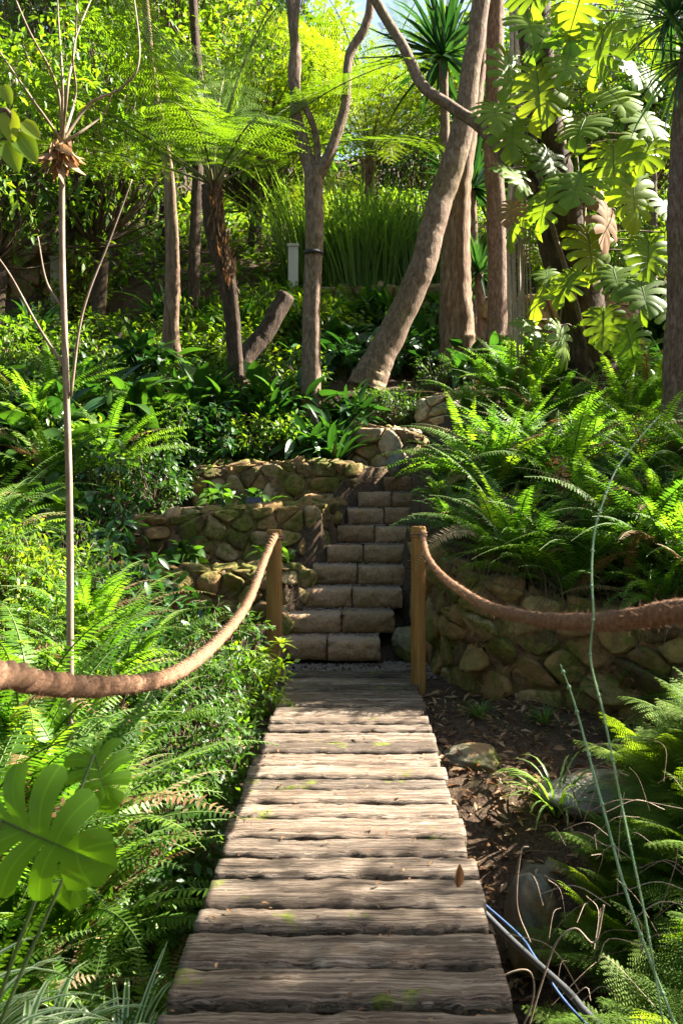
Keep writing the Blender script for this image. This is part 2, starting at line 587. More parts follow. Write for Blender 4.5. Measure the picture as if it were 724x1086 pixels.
def sword_frond(g, L, ang, bend, r, pinL=.05, step=.017, tint=.5, off=(0, 0, 0), Rm=np.eye(3), width=.3, mats=(0, 1), start=.1):
    n_ = int(L / step)
    p, s = curve_frond(L, ang, bend, n_, r)
    tan = norm(np.gradient(p, axis=0))
    side = norm(np.cross(tan, [0, 0, 1.]) + np.array([1e-4, 0, 0]))
    if np.mean(side[:, 0]) < 0:
        side = -side
    up = norm(np.cross(side, tan))
    prof = np.clip((s - start) * 7, 0, 1) ** .5 * (1 - np.clip(s, 0, 1) ** 3.0) + .06
    ok = s > start
    twist = r.normal(0, .35)
    sd = side * math.cos(twist) + up * math.sin(twist)
    for sg in (-1, 1):
        d = norm(sg * sd + tan * .28 + up * r.normal(-.12, .1, (n_, 1)) + r.normal(0, .07, (n_, 3)))
        F = frames(d, up)
        lens = pinL * prof * r.uniform(.9, 1.08, n_)
        S = np.stack([np.minimum(step * .86, lens * width), lens, lens], -1)
        keep = ok & (r.random(n_) > .03)
        stamp(g, PIN, np.einsum('ij,njk->nik', Rm, F[keep]), p[keep] @ Rm.T + off, S[keep], tint, mats[0])
    q = p[::3]
    tube(g, q @ Rm.T + off, np.linspace(.0028, .001, len(q)) * (1 + L), 3, .5, mats[1], cap=False)


def bipinnate(g, L, ang, bend, r, npair=22, pinL=.34, nleaf=16, tint=.5, off=(0, 0, 0), Rm=np.eye(3), mats=(0, 1), rr=.009, start=.16, fat=1.0):
    n_ = npair
    p, s = curve_frond(L, ang, bend, n_ + 6, r, .1)
    tan = norm(np.gradient(p, axis=0))
    side = norm(np.cross(tan, [0, 0, 1.]) + np.array([1e-4, 0, 0]))
    if np.mean(side[:, 0]) < 0:
        side = -side
    up = norm(np.cross(side, tan))
    tube(g, p @ Rm.T + off, np.linspace(rr, rr * .25, len(p)), 4, .5, mats[1], cap=False)
    u = np.linspace(0.04, 1, nleaf)
    for i in range(len(p)):
        if s[i] < start:
            continue
        pl = pinL * min(1, (s[i] - start) * 4 + .35) * (1 - max(0, s[i]) ** 3.5) + .02
        if pl < .02:
            continue
        for sg in (-1, 1):
            d0 = norm(sg * side[i] + tan[i] * (.25 + .5 * s[i]) + up[i] * r.normal(-.02, .06))
            dr = -.12 - r.uniform(0, .22)
            pts = p[i] + d0 * (u * pl)[:, None] + np.array([0, 0, 1.]) * (dr * pl * u ** 2)[:, None]
            tn = norm(np.gradient(pts, axis=0))
            ls = norm(np.cross(tn, up[i]))
            wl = pl * .14 * (1 - u ** 2.5) + .004
            for s2 in (-1, 1):
                dd = norm(s2 * ls + tn * .35 + up[i] * r.normal(0, .1, (nleaf, 1)))
                F = frames(dd, up[i])
                S = np.stack([np.full(nleaf, pl / nleaf * .86 * fat), wl, wl], -1)
                stamp(g, PIN1, np.einsum('ij,njk->nik', Rm, F), pts @ Rm.T + off, S, tint, mats[0])


# ------------------------------------------------------------------ terrain
SY = np.array([7.4 + .34 * k for k in range(12)])
SXL = np.array([-.725, -.565, -.444, -.396, -.28, -.19, -.094, .01, .27, .66, .78, .9])
SXR = np.array([.19, .317, .396, .43, .49, .52, .67, .79, .98, 1.12, 1.25, 1.4])
sy0 = lambda y: np.interp(y, SY, SXL)
sy1 = lambda y: np.interp(y, SY, SXR)
RW = np.array([(.5, 8.1), (.62, 7.15), (.95, 6.5), (1.5, 6.3), (2.1, 5.9), (3.2, 5.65), (6, 5.4)])


def lerp(v, pts):
    pts = np.array(pts)
    return np.interp(v, pts[:, 0], pts[:, 1])


def sstep(v, a, b):
    q = np.clip((v - a) / (b - a), 0, 1)
    return q * q * (3 - 2 * q)


def H(x, y):
    x = np.asarray(x, float); y = np.asarray(y, float)
    gul = lerp(y, [(-6, -.1), (.6, -.12), (1.6, -.35), (2.6, -.8), (3.4, -1.05), (4.4, -.75), (5.2, -.3), (6.0, -.14), (7.3, -.03), (7.4, -.02)])
    f = 1 - sstep(y, 4.3, 5.3)
    f2 = 1 - sstep(y, 5.5, 7.5)
    near = gul + np.clip((x - .8) * .75, 0, 1.3) * f + np.clip((-.7 - x) * .72, 0, 1.15) * (.25 + .75 * f2)
    G = lerp(y, [(7.4, 0), (10, 2.1), (11.4, 2.45), (12, 2.7), (14, 3.15), (14.4, 3.5), (16, 4.1), (16.3, 4.75), (22, 7.6), (45, 17), (90, 21), (300, 21)])
    Lt = lerp(y, [(7.4, -.02), (7.95, .0), (8.0, .62), (8.75, .66), (8.8, 1.08), (9.85, 1.15), (9.9, 1.58), (10.7, 1.64), (10.75, 2.0), (11.5, 2.1), (11.55, 2.46), (12, 2.7)])
    Ls = lerp(y, [(6.0, .0), (7.4, .35), (9, 1.2), (10, 1.7), (12, 2.7)])
    k = sstep(-x, 1.9, 2.7)
    Lt = np.where(y > 12, G, Lt * (1 - k) + np.maximum(Ls, near) * k)
    yw = np.interp(x, RW[:, 0], RW[:, 1])
    top = lerp(x, [(.5, .9), (.95, .62), (1.5, .46), (6, .42)])
    Rt = np.where(y > yw + .12, np.minimum(top + (y - yw) * .52, np.maximum(G, 1.2) + .1), np.minimum(near, 0 * x + near))
    Rt = np.where(y > 10.5, np.maximum(G, 2.3), Rt)
    stair = np.maximum((y - 7.4) * .485 - .12, -.04)
    stair = np.where(y > 11, G, stair)
    a, b = sy0(y), sy1(y)
    z = np.where(x < a, Lt, np.where(x > b, Rt, stair))
    z = np.where(y < 7.4, np.where(x > .5, np.where(y > yw + .12, Rt, near), near), z)
    z = np.where((y >= 7.4) & (y < 11) & (x > a) & (x < b), stair, z)
    z = z + .05 * np.sin(x * 3.1 + y * 1.7) * np.sin(y * 2.3 - x) * np.where((np.abs(x) < 1) & (y > 5.8) & (y < 11), 0, 1)
    z = z + np.where(y > 13, .25 * np.sin(x * .9 + 1) * np.sin(y * .6), 0)
    return z


def Hs(x, y):
    return float(H(np.array([x]), np.array([y]))[0])


xs = np.concatenate([[-160, -90, -50, -30, -20, -14, -10, -7.5], np.arange(-6, 6.01, .09), [7.5, 10, 14, 20, 30, 50, 90, 160]])
ys = np.concatenate([[-120, -60, -30, -14, -6, -3], np.arange(-1, 17.2, .09), np.arange(17.5, 30, .6), [33, 38, 45, 60, 90, 150, 250]])
XX, YY = np.meshgrid(xs, ys)
ZZ = H(XX, YY)
core = (np.abs(XX) < 5.9) & (YY > -1) & (YY < 17)
ZZ = ZZ + np.where(core, rng.normal(0, .012, ZZ.shape), 0)
g = Geo()
nx, ny = len(xs), len(ys)
i = np.arange(ny - 1)[:, None] * nx
j = np.arange(nx - 1)[None]
g.add(np.stack([XX, YY, ZZ], -1).reshape(-1, 3), np.stack([i + j, i + j + 1, i + nx + j + 1, i + nx + j], -1).reshape(-1, 4))
tag(link('ground', g.mesh('ground', [M['ground']])), kind='structure')


# ------------------------------------------------------------------ bridge
root = thing('foot_bridge', 'weathered grey sleeper footbridge leading straight to the stone steps', 'footbridge')
gaps = [7.08, 6.84, 6.60, 6.43, 6.27, 6.10, 5.94, 5.67, 5.50, 5.33, 5.10, 4.89, 4.67, 4.47, 4.30, 4.11, 3.93, 3.71, 3.52, 3.34, 3.105, 2.93, 2.71, 2.50]
v_ = 2.50
while v_ > -.6:
    v_ -= random.uniform(.19, .23)
    gaps.append(v_)


def plank(y0, y1, k):
    r = np.random.default_rng(100 + k)
    g = Geo()
    nxp = 46
    x = np.linspace(-.515 + r.uniform(-.012, .01), .423 + r.uniform(-.012, .015), nxp)
    def wob(a):
        return a * (np.sin(x * r.uniform(5, 9) + r.uniform(0, 6)) * .5 + np.sin(x * r.uniform(14, 25) + r.uniform(0, 6)) * .3 + np.sin(x * r.uniform(40, 60) + r.uniform(0, 6)) * .14) + r.normal(0, a * .1, nxp)
    e0 = y0 + .008 + np.abs(wob(.024)); e1 = y1 - .008 - np.abs(wob(.024))
    zt = r.uniform(-.008, .004) + wob(.004)
    tilt = r.uniform(-.006, .006)
    prof = [(0, -.075), (-.0, -.02), (.03, -.011), (.1, -.002), (.3, .001), (.5, -.001), (.7, .001), (.9, -.002), (.97, -.011), (1.0, -.02), (1, -.075)]
    V = []
    for a, z in prof:
        y = e0 + (e1 - e0) * a
        zz = zt + z + tilt * (a - .5) + (r.normal(0, .0012, nxp) if -.02 < z else 0)
        V.append(np.stack([x, y, zz], -1))
    V = np.array(V)
    m_ = len(prof)
    i = np.arange(m_)[:, None] * nxp
    i2 = (np.arange(m_)[:, None] + 1) % m_ * nxp
    j = np.arange(nxp - 1)[None]
    Q = np.stack([i + j, i + j + 1, i2 + j + 1, i2 + j], -1).reshape(-1, 4)
    # end caps
    V = V.reshape(-1, 3)
    T = []
    for jj, fl in ((0, 1), (nxp - 1, -1)):
        c = V[np.arange(m_) * nxp + jj].mean(0)
        V = np.vstack([V, c])
        for q in range(m_):
            a, b = q * nxp + jj, (q + 1) % m_ * nxp + jj
            T.append((len(V) - 1, a, b)[::fl])
    g.add(V, Q, T, r.uniform(0, 1))
    return g.mesh('plank', [M['plank']], True)


for k in range(len(gaps) - 1):
    link('plank', plank(gaps[k + 1], gaps[k], k), root)
for xb in (-.36, .28):
    g = Geo()
    tube(g, [(xb, -.8, -.16), (xb, 2, -.165), (xb, 5, -.16), (xb, 7.0, -.16)], .08, 10, .3, 0, .1)
    link('beam', g.mesh('beam', [M['timber']]), root)


# ------------------------------------------------------------------ posts and ropes
def post(name, x, y, z0, z1, r, label):
    t = thing(name, label, 'post', (x, y, z0))
    g = Geo()
    h = z1 - z0
    zz = [0, .3 * h, .6 * h, h - .012, h - .004, h]
    rr = [r * 1.02, r, r * .99, r * .98, r * .95, r * .88]
    tube(g, [(0, 0, q) for q in zz], rr, 22, .6, 0, .02, True, 3)
    link('shaft', g.mesh('post_shaft', [M['post']]), t)
    return t


LP = (-.615, 7.05)
RP = (.435, 6.62)
post('wooden_post', LP[0], LP[1], Hs(*LP) - .35, 1.06, .06, 'round wooden post left of the bridge end holding the left rope')
post('wooden_post', RP[0], RP[1], Hs(*RP) - .35, 1.10, .053, 'round wooden post right of the bridge end holding the right rope')
post('wooden_post', -.66, .75, -.4, 1.1, .06, 'near round wooden post at the left start of the bridge')
post('wooden_post', .53, .75, -.4, 1.25, .053, 'near round wooden post at the right start of the bridge')


def rope(pts, R0, label, seed, knot):
    t = thing('rope_rail', label, 'rope')
    p = catmull(pts, 60)
    seg = np.linalg.norm(np.diff(p, axis=0), axis=1)
    u = np.concatenate([[0], np.cumsum(seg)])
    n_ = int(u[-1] / .0065)
    uu = np.linspace(0, u[-1], n_)
    p = np.stack([np.interp(uu, u, p[:, k]) for k in range(3)], -1)
    tan = norm(np.gradient(p, axis=0))
    S = norm(np.cross(tan, [0, 0, 1.]))
    B = np.cross(S, tan)
    ns = 24
    ph = np.linspace(0, 2 * math.pi, ns, endpoint=False)
    q = np.random.default_rng(seed)
    wob = 1 + .05 * np.sin(uu * 23) + .03 * np.sin(uu * 51)
    a = 1.5 * (ph[None] - uu[:, None] * 2 * math.pi / (R0 * 6.0))
    rr = R0 * wob[:, None] * (.60 + .50 * np.abs(np.cos(a))) * (1 + q.normal(0, .028, (n_, ns)))
    V = p[:, None] + rr[..., None] * (np.cos(ph)[None, :, None] * S[:, None] + np.sin(ph)[None, :, None] * B[:, None])
    i = np.arange(n_ - 1)[:, None] * ns
    j = np.arange(ns)[None]
    Q = np.stack([i + j, i + (j + 1) % ns, i + ns + (j + 1) % ns, i + ns + j], -1).reshape(-1, 4)
    g = Geo()
    g.add(V.reshape(-1, 3), Q)
    link('strands', g.mesh('rope_strands', [M['coir']]), t)
    # fuzz
    nf = int(u[-1] * 2600)
    k = q.integers(2, n_ - 2, nf)
    th = q.uniform(0, 6.283, nf)
    rad = np.cos(th)[:, None] * S[k] + np.sin(th)[:, None] * B[k]
    base = p[k] + rad * R0 * .9
    d = norm(rad + tan[k] * q.normal(0, 1.1, (nf, 1)) + q.normal(0, .4, (nf, 3)))
    F = frames(d, q.normal(0, 1, (nf, 3)))
    ln = q.gamma(2.0, .0035, nf) + .003
    g = Geo()
    stamp(g, PIN, F, base, np.stack([np.full(nf, .0008), ln, ln * 2], -1), .5)
    link('fibre_fuzz', g.mesh('rope_fuzz', [M['coir']]), t)
    # wraps round the post
    g = Geo()
    kx, ky, kz, kr = knot
    th = np.linspace(0, 4.4 * math.pi, 70)
    tube(g, np.stack([kx + kr * np.cos(th), ky + kr * np.sin(th), kz + np.linspace(-.022, .022, 70)], -1), R0 * .42, 8, .5, 0, .1)
    link('binding', g.mesh('rope_binding', [M['coir']]), t)


rope([(LP[0] + .01, LP[1] - .06, 1.02), P(281, 592, 6.55), P(262, 640, 5.4), P(228, 683, 4.2), P(180, 717, 3.2), P(110, 728, 2.4), P(40, 724, 1.92), P(0, 717, 1.73), (-.655, 1.2, 1.06), (-.655, .8, 1.09)],
     .0245, 'thick brown coir rope sagging from the left post to the left edge', 1, (LP[0], LP[1], 1.0, .062))
rope([(RP[0] + .02, RP[1] - .05, 1.06), P(453, 590, 5.9), P(470, 612, 5.1), P(510, 640, 3.6), P(560, 655, 2.75), P(620, 660, 2.08), P(680, 655, 1.7), P(724, 648, 1.5), (.525, 1.1, 1.22), (.53, .8, 1.24)],
     .0185, 'thinner brown coir rope sagging from the right post to the right edge', 2, (RP[0], RP[1], 1.04, .055))


# ------------------------------------------------------------------ stone work
def clip_poly(poly, n_, c):
    """keep points with p.n <= c"""
    out = []
    m_ = len(poly)
    for k in range(m_):
        a, b = poly[k], poly[(k + 1) % m_]
        da, db = a @ n_ - c, b @ n_ - c
        if da <= 0:
            out.append(a)
        if da * db < 0:
            out.append(a + (b - a) * (da / (da - db)))
    return out


def cells(Lu, Lv, size, r):
    pts = []
    v = size * .5
    row = 0
    while v < Lv + size * .3:
        u = size * r.uniform(.2, .9)
        while u < Lu:
            if r.random() > .16:
                pts.append((u + r.normal(0, size * .14), v + r.normal(0, size * .2)))
            u += size * r.uniform(.85, 1.75)
        v += size * r.uniform(.75, 1.05)
    pts = np.array(pts)
    res = []
    for k, p in enumerate(pts):
        poly = [np.array(q, float) for q in ((0, 0), (Lu, 0), (Lu, Lv), (0, Lv))]
        d = np.linalg.norm((pts - p) * [1, 1], axis=1)
        for o in np.argsort(d)[1:16]:
            nn = pts[o] - p
            poly = clip_poly(poly, nn, (pts[o] + p) @ nn / 2)
            if len(poly) < 3:
                break
        if len(poly) >= 3:
            res.append(np.array(poly))
    return res


def stones(g, Lu, Lv, size, pos, r, gap=.005, bulge=.034, vmax=None):
    for poly in cells(Lu, Lv, size, r):
        c = poly.mean(0)
        ext = np.ptp(poly, axis=0)
        if min(ext) < size * .25:
            continue
        # resample the outline, rounded
        cl = np.vstack([poly, poly[:1]])
        seg = np.linalg.norm(np.diff(cl, axis=0), axis=1)
        u = np.concatenate([[0], np.cumsum(seg)])
        N = 16
        q = np.stack([np.interp(np.linspace(0, u[-1], N, endpoint=False), u, cl[:, k]) for k in range(2)], -1)
        for _ in range(1):
            q = (np.roll(q, 1, 0) + q * 3 + np.roll(q, -1, 0)) / 5
        rad = np.mean(np.linalg.norm(q - c, axis=1))
        sh = max(.55, 1 - gap * r.uniform(.6, 2.2) / rad)
        b = bulge * r.uniform(.5, 1.5) * min(1.3, rad / size * 2.2)
        tl = r.normal(0, .22, 2)
        V = []
        for f, h in ((1.0, -.035), (.985, .35), (.93, .75), (.75, .95), (.4, 1.0)):
            pp = c + (q - c) * sh * f * (1 + r.normal(0, .035, (N, 1)))
            hh = (h * b if h > 0 else h) + r.normal(0, .006, N) + (pp - c) @ tl * (h > .4)
            V.append(pos(pp[:, 0], pp[:, 1], hh))
        V.append(pos(c[:1], c[1:], np.array([b * 1.02])))
        V = np.vstack(V)
        i = np.arange(4)[:, None] * N
        j = np.arange(N)[None]
        Q = np.stack([i + j, i + (j + 1) % N, i + N + (j + 1) % N, i + N + j], -1).reshape(-1, 4)
        T = [(4 * N + k, 4 * N + (k + 1) % N, 5 * N) for k in range(N)]
        g.add(V, Q, T, r.uniform(0, 1))


def wall(label, path, z0, tops, thick=.32, size=.17, seed=0, flip=1, mat='rubble'):
    r = np.random.default_rng(seed)
    t = thing('stone_wall', label, 'stone wall', (path[0][0], path[0][1], z0))
    off = np.array([path[0][0], path[0][1], z0])
    pp = catmull([(*a, 0) for a in path], 10)[:, :2]
    seg = np.linalg.norm(np.diff(pp, axis=0), axis=1)
    u = np.concatenate([[0], np.cumsum(seg)])
    tp = np.asarray(tops, float)
    tz = np.interp(u, np.linspace(0, u[-1], len(tp)), tp)
    tg = norm(np.gradient(pp, axis=0))
    nrm = np.stack([tg[:, 1], -tg[:, 0]], -1) * flip      # outward
    hm = (tz.max() - z0)

    def at(uu):
        return [np.interp(uu, u, a) for a in (pp[:, 0], pp[:, 1], nrm[:, 0], nrm[:, 1], tz)]

    def face(uu, vv, dd):
        x, y, a, b, zt = at(uu)
        return np.stack([x + a * dd, y + b * dd, z0 + vv / hm * (zt - z0)], -1) - off

    def topf(uu, vv, dd):
        x, y, a, b, zt = at(uu)
        return np.stack([x + a * (-vv), y + b * (-vv), zt + dd], -1) - off

    g = Geo()
    stones(g, u[-1], hm, size, face, r)
    stones(g, u[-1], thick, size, topf, r, bulge=.02)
    link('stones', g.mesh('wall_stones', [M[mat]]), t)
    # mortar core
    g = Geo()
    nu = max(8, int(u[-1] / .04)); nv = max(5, int(hm / .04)); nw = 8
    U = np.linspace(0, u[-1], nu)
    rows = []
    for k in range(nv + 1):
        rows.append(face(U, np.full(nu, hm * k / nv), r.normal(.004, .014, nu) - (.03 if k == nv else 0)))
    for k in range(1, nw + 1):
        rows.append(topf(U, np.full(nu, thick * k / nw), r.normal(-.004, .008, nu)))
    x, y, a, b, zt = at(U)
    rows.append(np.stack([x - a * thick, y - b * thick, np.full(nu, z0)], -1) - off)
    V = np.array(rows)
    m_ = len(rows)
    i = np.arange(m_ - 1)[:, None] * nu
    j = np.arange(nu - 1)[None]
    Q = np.stack([i + j, i + j + 1, i + nu + j + 1, i + nu + j], -1).reshape(-1, 4)
    V2 = V.reshape(-1, 3)
    T = []
    for jj in (0, nu - 1):
        c = V[:, jj].mean(0)
        V2 = np.vstack([V2, c])
        T += [(len(V2) - 1, q * nu + jj, ((q + 1) % m_) * nu + jj) for q in range(m_)]
    g.add(V2, Q, T, r.uniform(.2, .8))
    link('mortar', g.mesh('wall_mortar', [M['mortar']]), t)
    return t


wall('low mossy rubble wall behind the left post, lowest of the left terraces', [(-2.3, 7.85), (-1.5, 7.88), (-.9, 7.95), (-.5, 8.05), (-.42, 8.35)], -.1, [.70, .69, .68, .70, .66], seed=1)
wall('second rubble wall of the left terraces, above the lowest one', [(-2.5, 8.55), (-1.4, 8.65), (-.7, 8.75), (-.3, 8.95), (-.2, 9.4)], .55, [1.08, 1.10, 1.18, 1.22, 1.25], seed=2)
wall('third rubble wall with a small lamp in front of it', [(-1.7, 9.75), (-1.0, 9.82), (-.35, 9.85), (.02, 9.95), (.12, 10.3)], 1.0, [1.58, 1.62, 1.65, 1.65, 1.6], seed=3)
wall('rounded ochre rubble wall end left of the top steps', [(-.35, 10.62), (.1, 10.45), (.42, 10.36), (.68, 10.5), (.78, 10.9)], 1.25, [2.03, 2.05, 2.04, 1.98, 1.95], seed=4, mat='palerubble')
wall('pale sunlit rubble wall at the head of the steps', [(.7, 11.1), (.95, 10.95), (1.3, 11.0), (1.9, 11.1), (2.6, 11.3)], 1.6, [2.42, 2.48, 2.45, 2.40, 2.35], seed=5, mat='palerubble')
wall('long mossy retaining wall under the fern bank right of the bridge', [(.52, 8.6), (.56, 7.9), (.64, 7.15), (.97, 6.5), (1.5, 6.3), (2.1, 5.9), (3.2, 5.65), (4.6, 5.5)], -.3, [1.05, .98, .82, .62, .50, .44, .42, .4], seed=6, size=.23)
wall('stone terrace edge under the tall grass clump', [(-1.2, 16.1), (0, 16.15), (1.5, 16.1), (2.6, 16.2)], 3.9, [4.78, 4.85, 4.85, 4.8], seed=7, size=.26)
wall('pale stone retaining wall between the hanging roots and the monstera tree', [(1.7, 13.0), (2.6, 12.9), (3.8, 13.0)], 2.6, [4.0, 4.0, 3.9], seed=8, size=.24)


def block(w_, d_, h_, r):
    """split-face block: front at -Y, bevelled, rough"""
    g = Geo()
    nx_, nz_, ny_ = 14, 7, 6
    x = np.linspace(-w_ / 2, w_ / 2, nx_)
    rows = []
    edge = 1 - np.abs(np.linspace(-1, 1, nx_)) ** 6
    for k in range(nz_):
        v = k / (nz_ - 1)
        bz = math.sin(math.pi * min(1, max(0, v))) ** .5
        y = -(.006 + .03 * edge * bz) * 1 + r.normal(0, .009, nx_) * (0 < k < nz_ - 1)
        rows.append(np.stack([x * (1 - .01 * (1 - bz)), y, np.full(nx_, h_ * v) + r.normal(0, .002, nx_)], -1))
    for k in range(1, ny_):
        v = k / (ny_ - 1)
        rows.append(np.stack([x, np.full(nx_, d_ * v), np.full(nx_, h_) + .004 + r.normal(0, .004, nx_)], -1))
    rows.append(np.stack([x, np.full(nx_, d_), np.zeros(nx_)], -1))
    V = np.array(rows); m_ = len(rows)
    i = np.arange(m_)[:, None] * nx_
    i2 = (np.arange(m_)[:, None] + 1) % m_ * nx_
    j = np.arange(nx_ - 1)[None]
    Q = np.stack([i + j, i + j + 1, i2 + j + 1, i2 + j], -1).reshape(-1, 4)
    V2 = V.reshape(-1, 3)
    T = []
    for jj, fl in ((0, -1), (nx_ - 1, 1)):
        V2 = np.vstack([V2, V[:, jj].mean(0)])
        T += [(len(V2) - 1, q * nx_ + jj, ((q + 1) % m_) * nx_ + jj)[::fl] for q in range(m_)]
    tt_ = r.uniform(0, 1)
    g.add(V2, Q, T, tt_)
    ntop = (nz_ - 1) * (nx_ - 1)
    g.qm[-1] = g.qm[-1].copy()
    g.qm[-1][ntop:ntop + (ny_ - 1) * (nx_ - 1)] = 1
    return g


joint = [347, 362, 373, 379, 385, 397, 407, 415, 437, None, None]
st = thing('stone_steps', 'flight of rough brown block steps climbing from the bridge', 'steps', (0, 7.4, 0))
r = np.random.default_rng(9)
for k in range(11):
    Y = SY[k]
    Z = .17 + .165 * k
    a, b = SXL[k], SXR[k]
    jx = (joint[k] - 378) * Y / 1000 if joint[k] else (a + b) / 2
    g = Geo()
    for (p, q) in ((a, jx), (jx, b)):
        g.geo(block(q - p - .008, .42, .155, r), rz(r.normal(0, .02)), ((p + q) / 2, Y - 7.4 + r.normal(0, .012), Z - .155 + r.normal(0, .004)))
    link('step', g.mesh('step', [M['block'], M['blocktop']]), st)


def rock(rx, ry, rz_, seed, mat, tint=.5, n_=60):
    q = np.random.default_rng(seed)
    g = Geo()
    th = np.linspace(0, math.pi, n_ // 2 + 1)
    ph = np.linspace(0, 2 * math.pi, n_, endpoint=False)
    TH, PH = np.meshgrid(th, ph, indexing='ij')
    D = np.stack([np.sin(TH) * np.cos(PH), np.sin(TH) * np.sin(PH), np.cos(TH)], -1)
    rad = np.ones(TH.shape)
    for _ in range(22):
        d = norm(q.normal(0, 1, 3))
        c = q.uniform(.72, .97)
        dd = D @ d
        rad = np.where(dd > 1e-3, np.minimum(rad, c / np.maximum(dd, 1e-3)), rad)
    for f_ in (6, 11, 19, 31):
        a_, b_ = norm(q.normal(0, 1, 3)), norm(q.normal(0, 1, 3))
        rad = rad + .12 / f_ * np.sin(D @ a_ * f_ + 2 * np.sin(D @ b_ * f_ * .6))
    rad = rad + .03 * np.sin(D[..., 0] * 9 + 1) * np.sin(D[..., 1] * 8) + .02 * np.sin(D[..., 2] * 17 + D[..., 0] * 11)
    V = D * rad[..., None] * [rx, ry, rz_]
    m_ = len(th)
    i = np.arange(m_ - 1)[:, None] * n_
    j = np.arange(n_)[None]
    Q = np.stack([i + j, i + n_ + j, i + n_ + (j + 1) % n_, i + (j + 1) % n_], -1).reshape(-1, 4)
    g.add(V.reshape(-1, 3), Q, None, tint)
    return g.mesh('rock', [mat])


def place_rock(x, y, z, s, seed, mat, label, rot=0):
    o = link('boulder', rock(*s, seed, M[mat]), None, (x, y, z), (0, 0, rot))
    tag(o, label, 'boulder')


place_rock(.80, 4.25, -.62, (.14, .17, .26), 3, 'greyrock', 'upright grey-green boulder beside the bridge edge, lower right')
place_rock(.44, 7.55, .12, (.16, .2, .16), 4, 'boulder', 'mossy boulder between the bottom step and the right post', .5)
place_rock(.62, 8.0, .35, (.16, .2, .22), 5, 'boulder', 'dark mossy boulder right of the third step', 1.)
place_rock(.82, 9.15, 1.05, (.24, .2, .13), 6, 'boulder', 'flat green mossy boulder right of the seventh step', .3)
place_rock(-.62, 7.75, .2, (.12, .15, .2), 7, 'boulder', 'mossy boulder left of the second step', .2)
place_rock(1.45, 5.1, -.3, (.5, .3, .12), 8, 'greyrock', 'low flat pale rock lying in the litter right of the bridge', .2)
place_rock(.68, 5.5, -.25, (.2, .2, .12), 9, 'boulder', 'small dark stone in the leaf litter by the bridge edge', .7)
place_rock(.98, 4.75, -.62, (.22, .2, .14), 10, 'boulder', 'brown stone above the upright grey-green boulder', .9)
place_rock(-.85, 5.6, -.35, (.3, .4, .3), 11, 'boulder', 'dark rock under the left edge of the bridge', .4)
place_rock(-.78, 4.9, -.6, (.25, .4, .35), 12, 'boulder', 'darkest rock low in the gully left of the bridge', 1.4)
place_rock(.42, 9.95, 1.62, (.13, .12, .16), 13, 'greyrock', 'pale pointed rock at the foot of the ochre wall end', 1.4)


# ------------------------------------------------------------------ plant builders
def sword_fern(seed, n_=22, L=(.45, .8), mat='fern', pinL=.048, step=.017, upr=1.0):
    q = np.random.default_rng(seed)
    g = Geo()
    for k in range(n_):
        a = k * 2.399 + q.normal(0, .3)
        up = q.random()
        l_ = q.uniform(*L)
        sword_frond(g, l_, R(38 + 42 * up) * upr, R(q.uniform(50, 105)), q, pinL * q.uniform(.85, 1.15), step, np.clip(q.normal(.45, .25), 0, 1), Rm=rz(a), off=(.03 * math.cos(a), .03 * math.sin(a), 0), mats=(2 if k % 9 == 7 else 0, 1))
    return g.mesh('sword_fern', [M[mat], M['stem'], M['dead']])


def lacy_fern(seed, n_=14, L=(.35, .6), mat='fern'):
    q = np.random.default_rng(seed)
    g = Geo()
    for k in range(n_):
        a = k * 2.399 + q.normal(0, .3)
        bipinnate(g, q.uniform(*L), R(q.uniform(40, 80)), R(q.uniform(30, 80)), q, 18, .13, 9, np.clip(q.normal(.5, .25), 0, 1), Rm=rz(a), rr=.0025, fat=.7)
    return g.mesh('lacy_fern', [M[mat], M['stem']])


def bush(seed, rad, nclump, per, leafL, leafW, mat, base=(0, 0, 0), shape='oval', twig=True, shell=.55, seg=2, clump=.16, zmin=-1.0, tmean=.45, droop=.3, hang=0.0, twigr=.006):
    q = np.random.default_rng(seed)
    g = Geo()
    rad = np.array(rad, float)
    d = norm(q.normal(0, 1, (nclump, 3)))
    d[:, 2] = np.where(d[:, 2] < zmin, -d[:, 2], d[:, 2])
    c = d * (q.uniform(shell ** 2, 1, (nclump, 1)) ** .5) * rad * (1 + .22 * np.sin(d[:, :1] * 5 + seed) * np.sin(d[:, 1:2] * 4))
    ctint = np.clip(q.normal(tmean, .16, nclump), 0, 1)
    cl = np.repeat(np.arange(nclump), per)
    n_ = len(cl)
    dd = norm(q.normal(0, 1, (n_, 3)) + d[cl] * .6 + [0, 0, .15 - hang])
    pos = c[cl] + dd * q.uniform(.1, 1, (n_, 1)) * clump
    ld = norm(dd * .8 + q.normal(0, .5, (n_, 3)) + [0, 0, -.2 - hang])
    up = norm(q.normal(0, .45, (n_, 3)) + [0, 0, 1.2])
    F = frames(ld, up)
    s = q.uniform(.65, 1.15, n_) * leafL
    stamp(g, leaf_t(1, leafW / leafL, seg, .25, droop, shape), F, pos, s, np.clip(ctint[cl] + q.normal(0, .12, n_), 0, 1), 0)
    if twig:
        b = np.array(base, float)
        for k in range(0, nclump):
            m_ = b * .5 + c[k] * .5 + q.normal(0, .08, 3) * rad
            tube(g, catmull([b, m_, c[k]], 4), np.linspace(twigr * 2, twigr * .5, 9), 3, .5, 1, cap=False)
            for _ in range(2):
                e = c[k] + norm(q.normal(0, 1, 3) + d[k]) * clump * .9
                tube(g, [c[k], (c[k] + e) / 2 + q.normal(0, .01, 3), e], [twigr * .6, twigr * .4, twigr * .3], 3, .5, 1, cap=False)
    return g


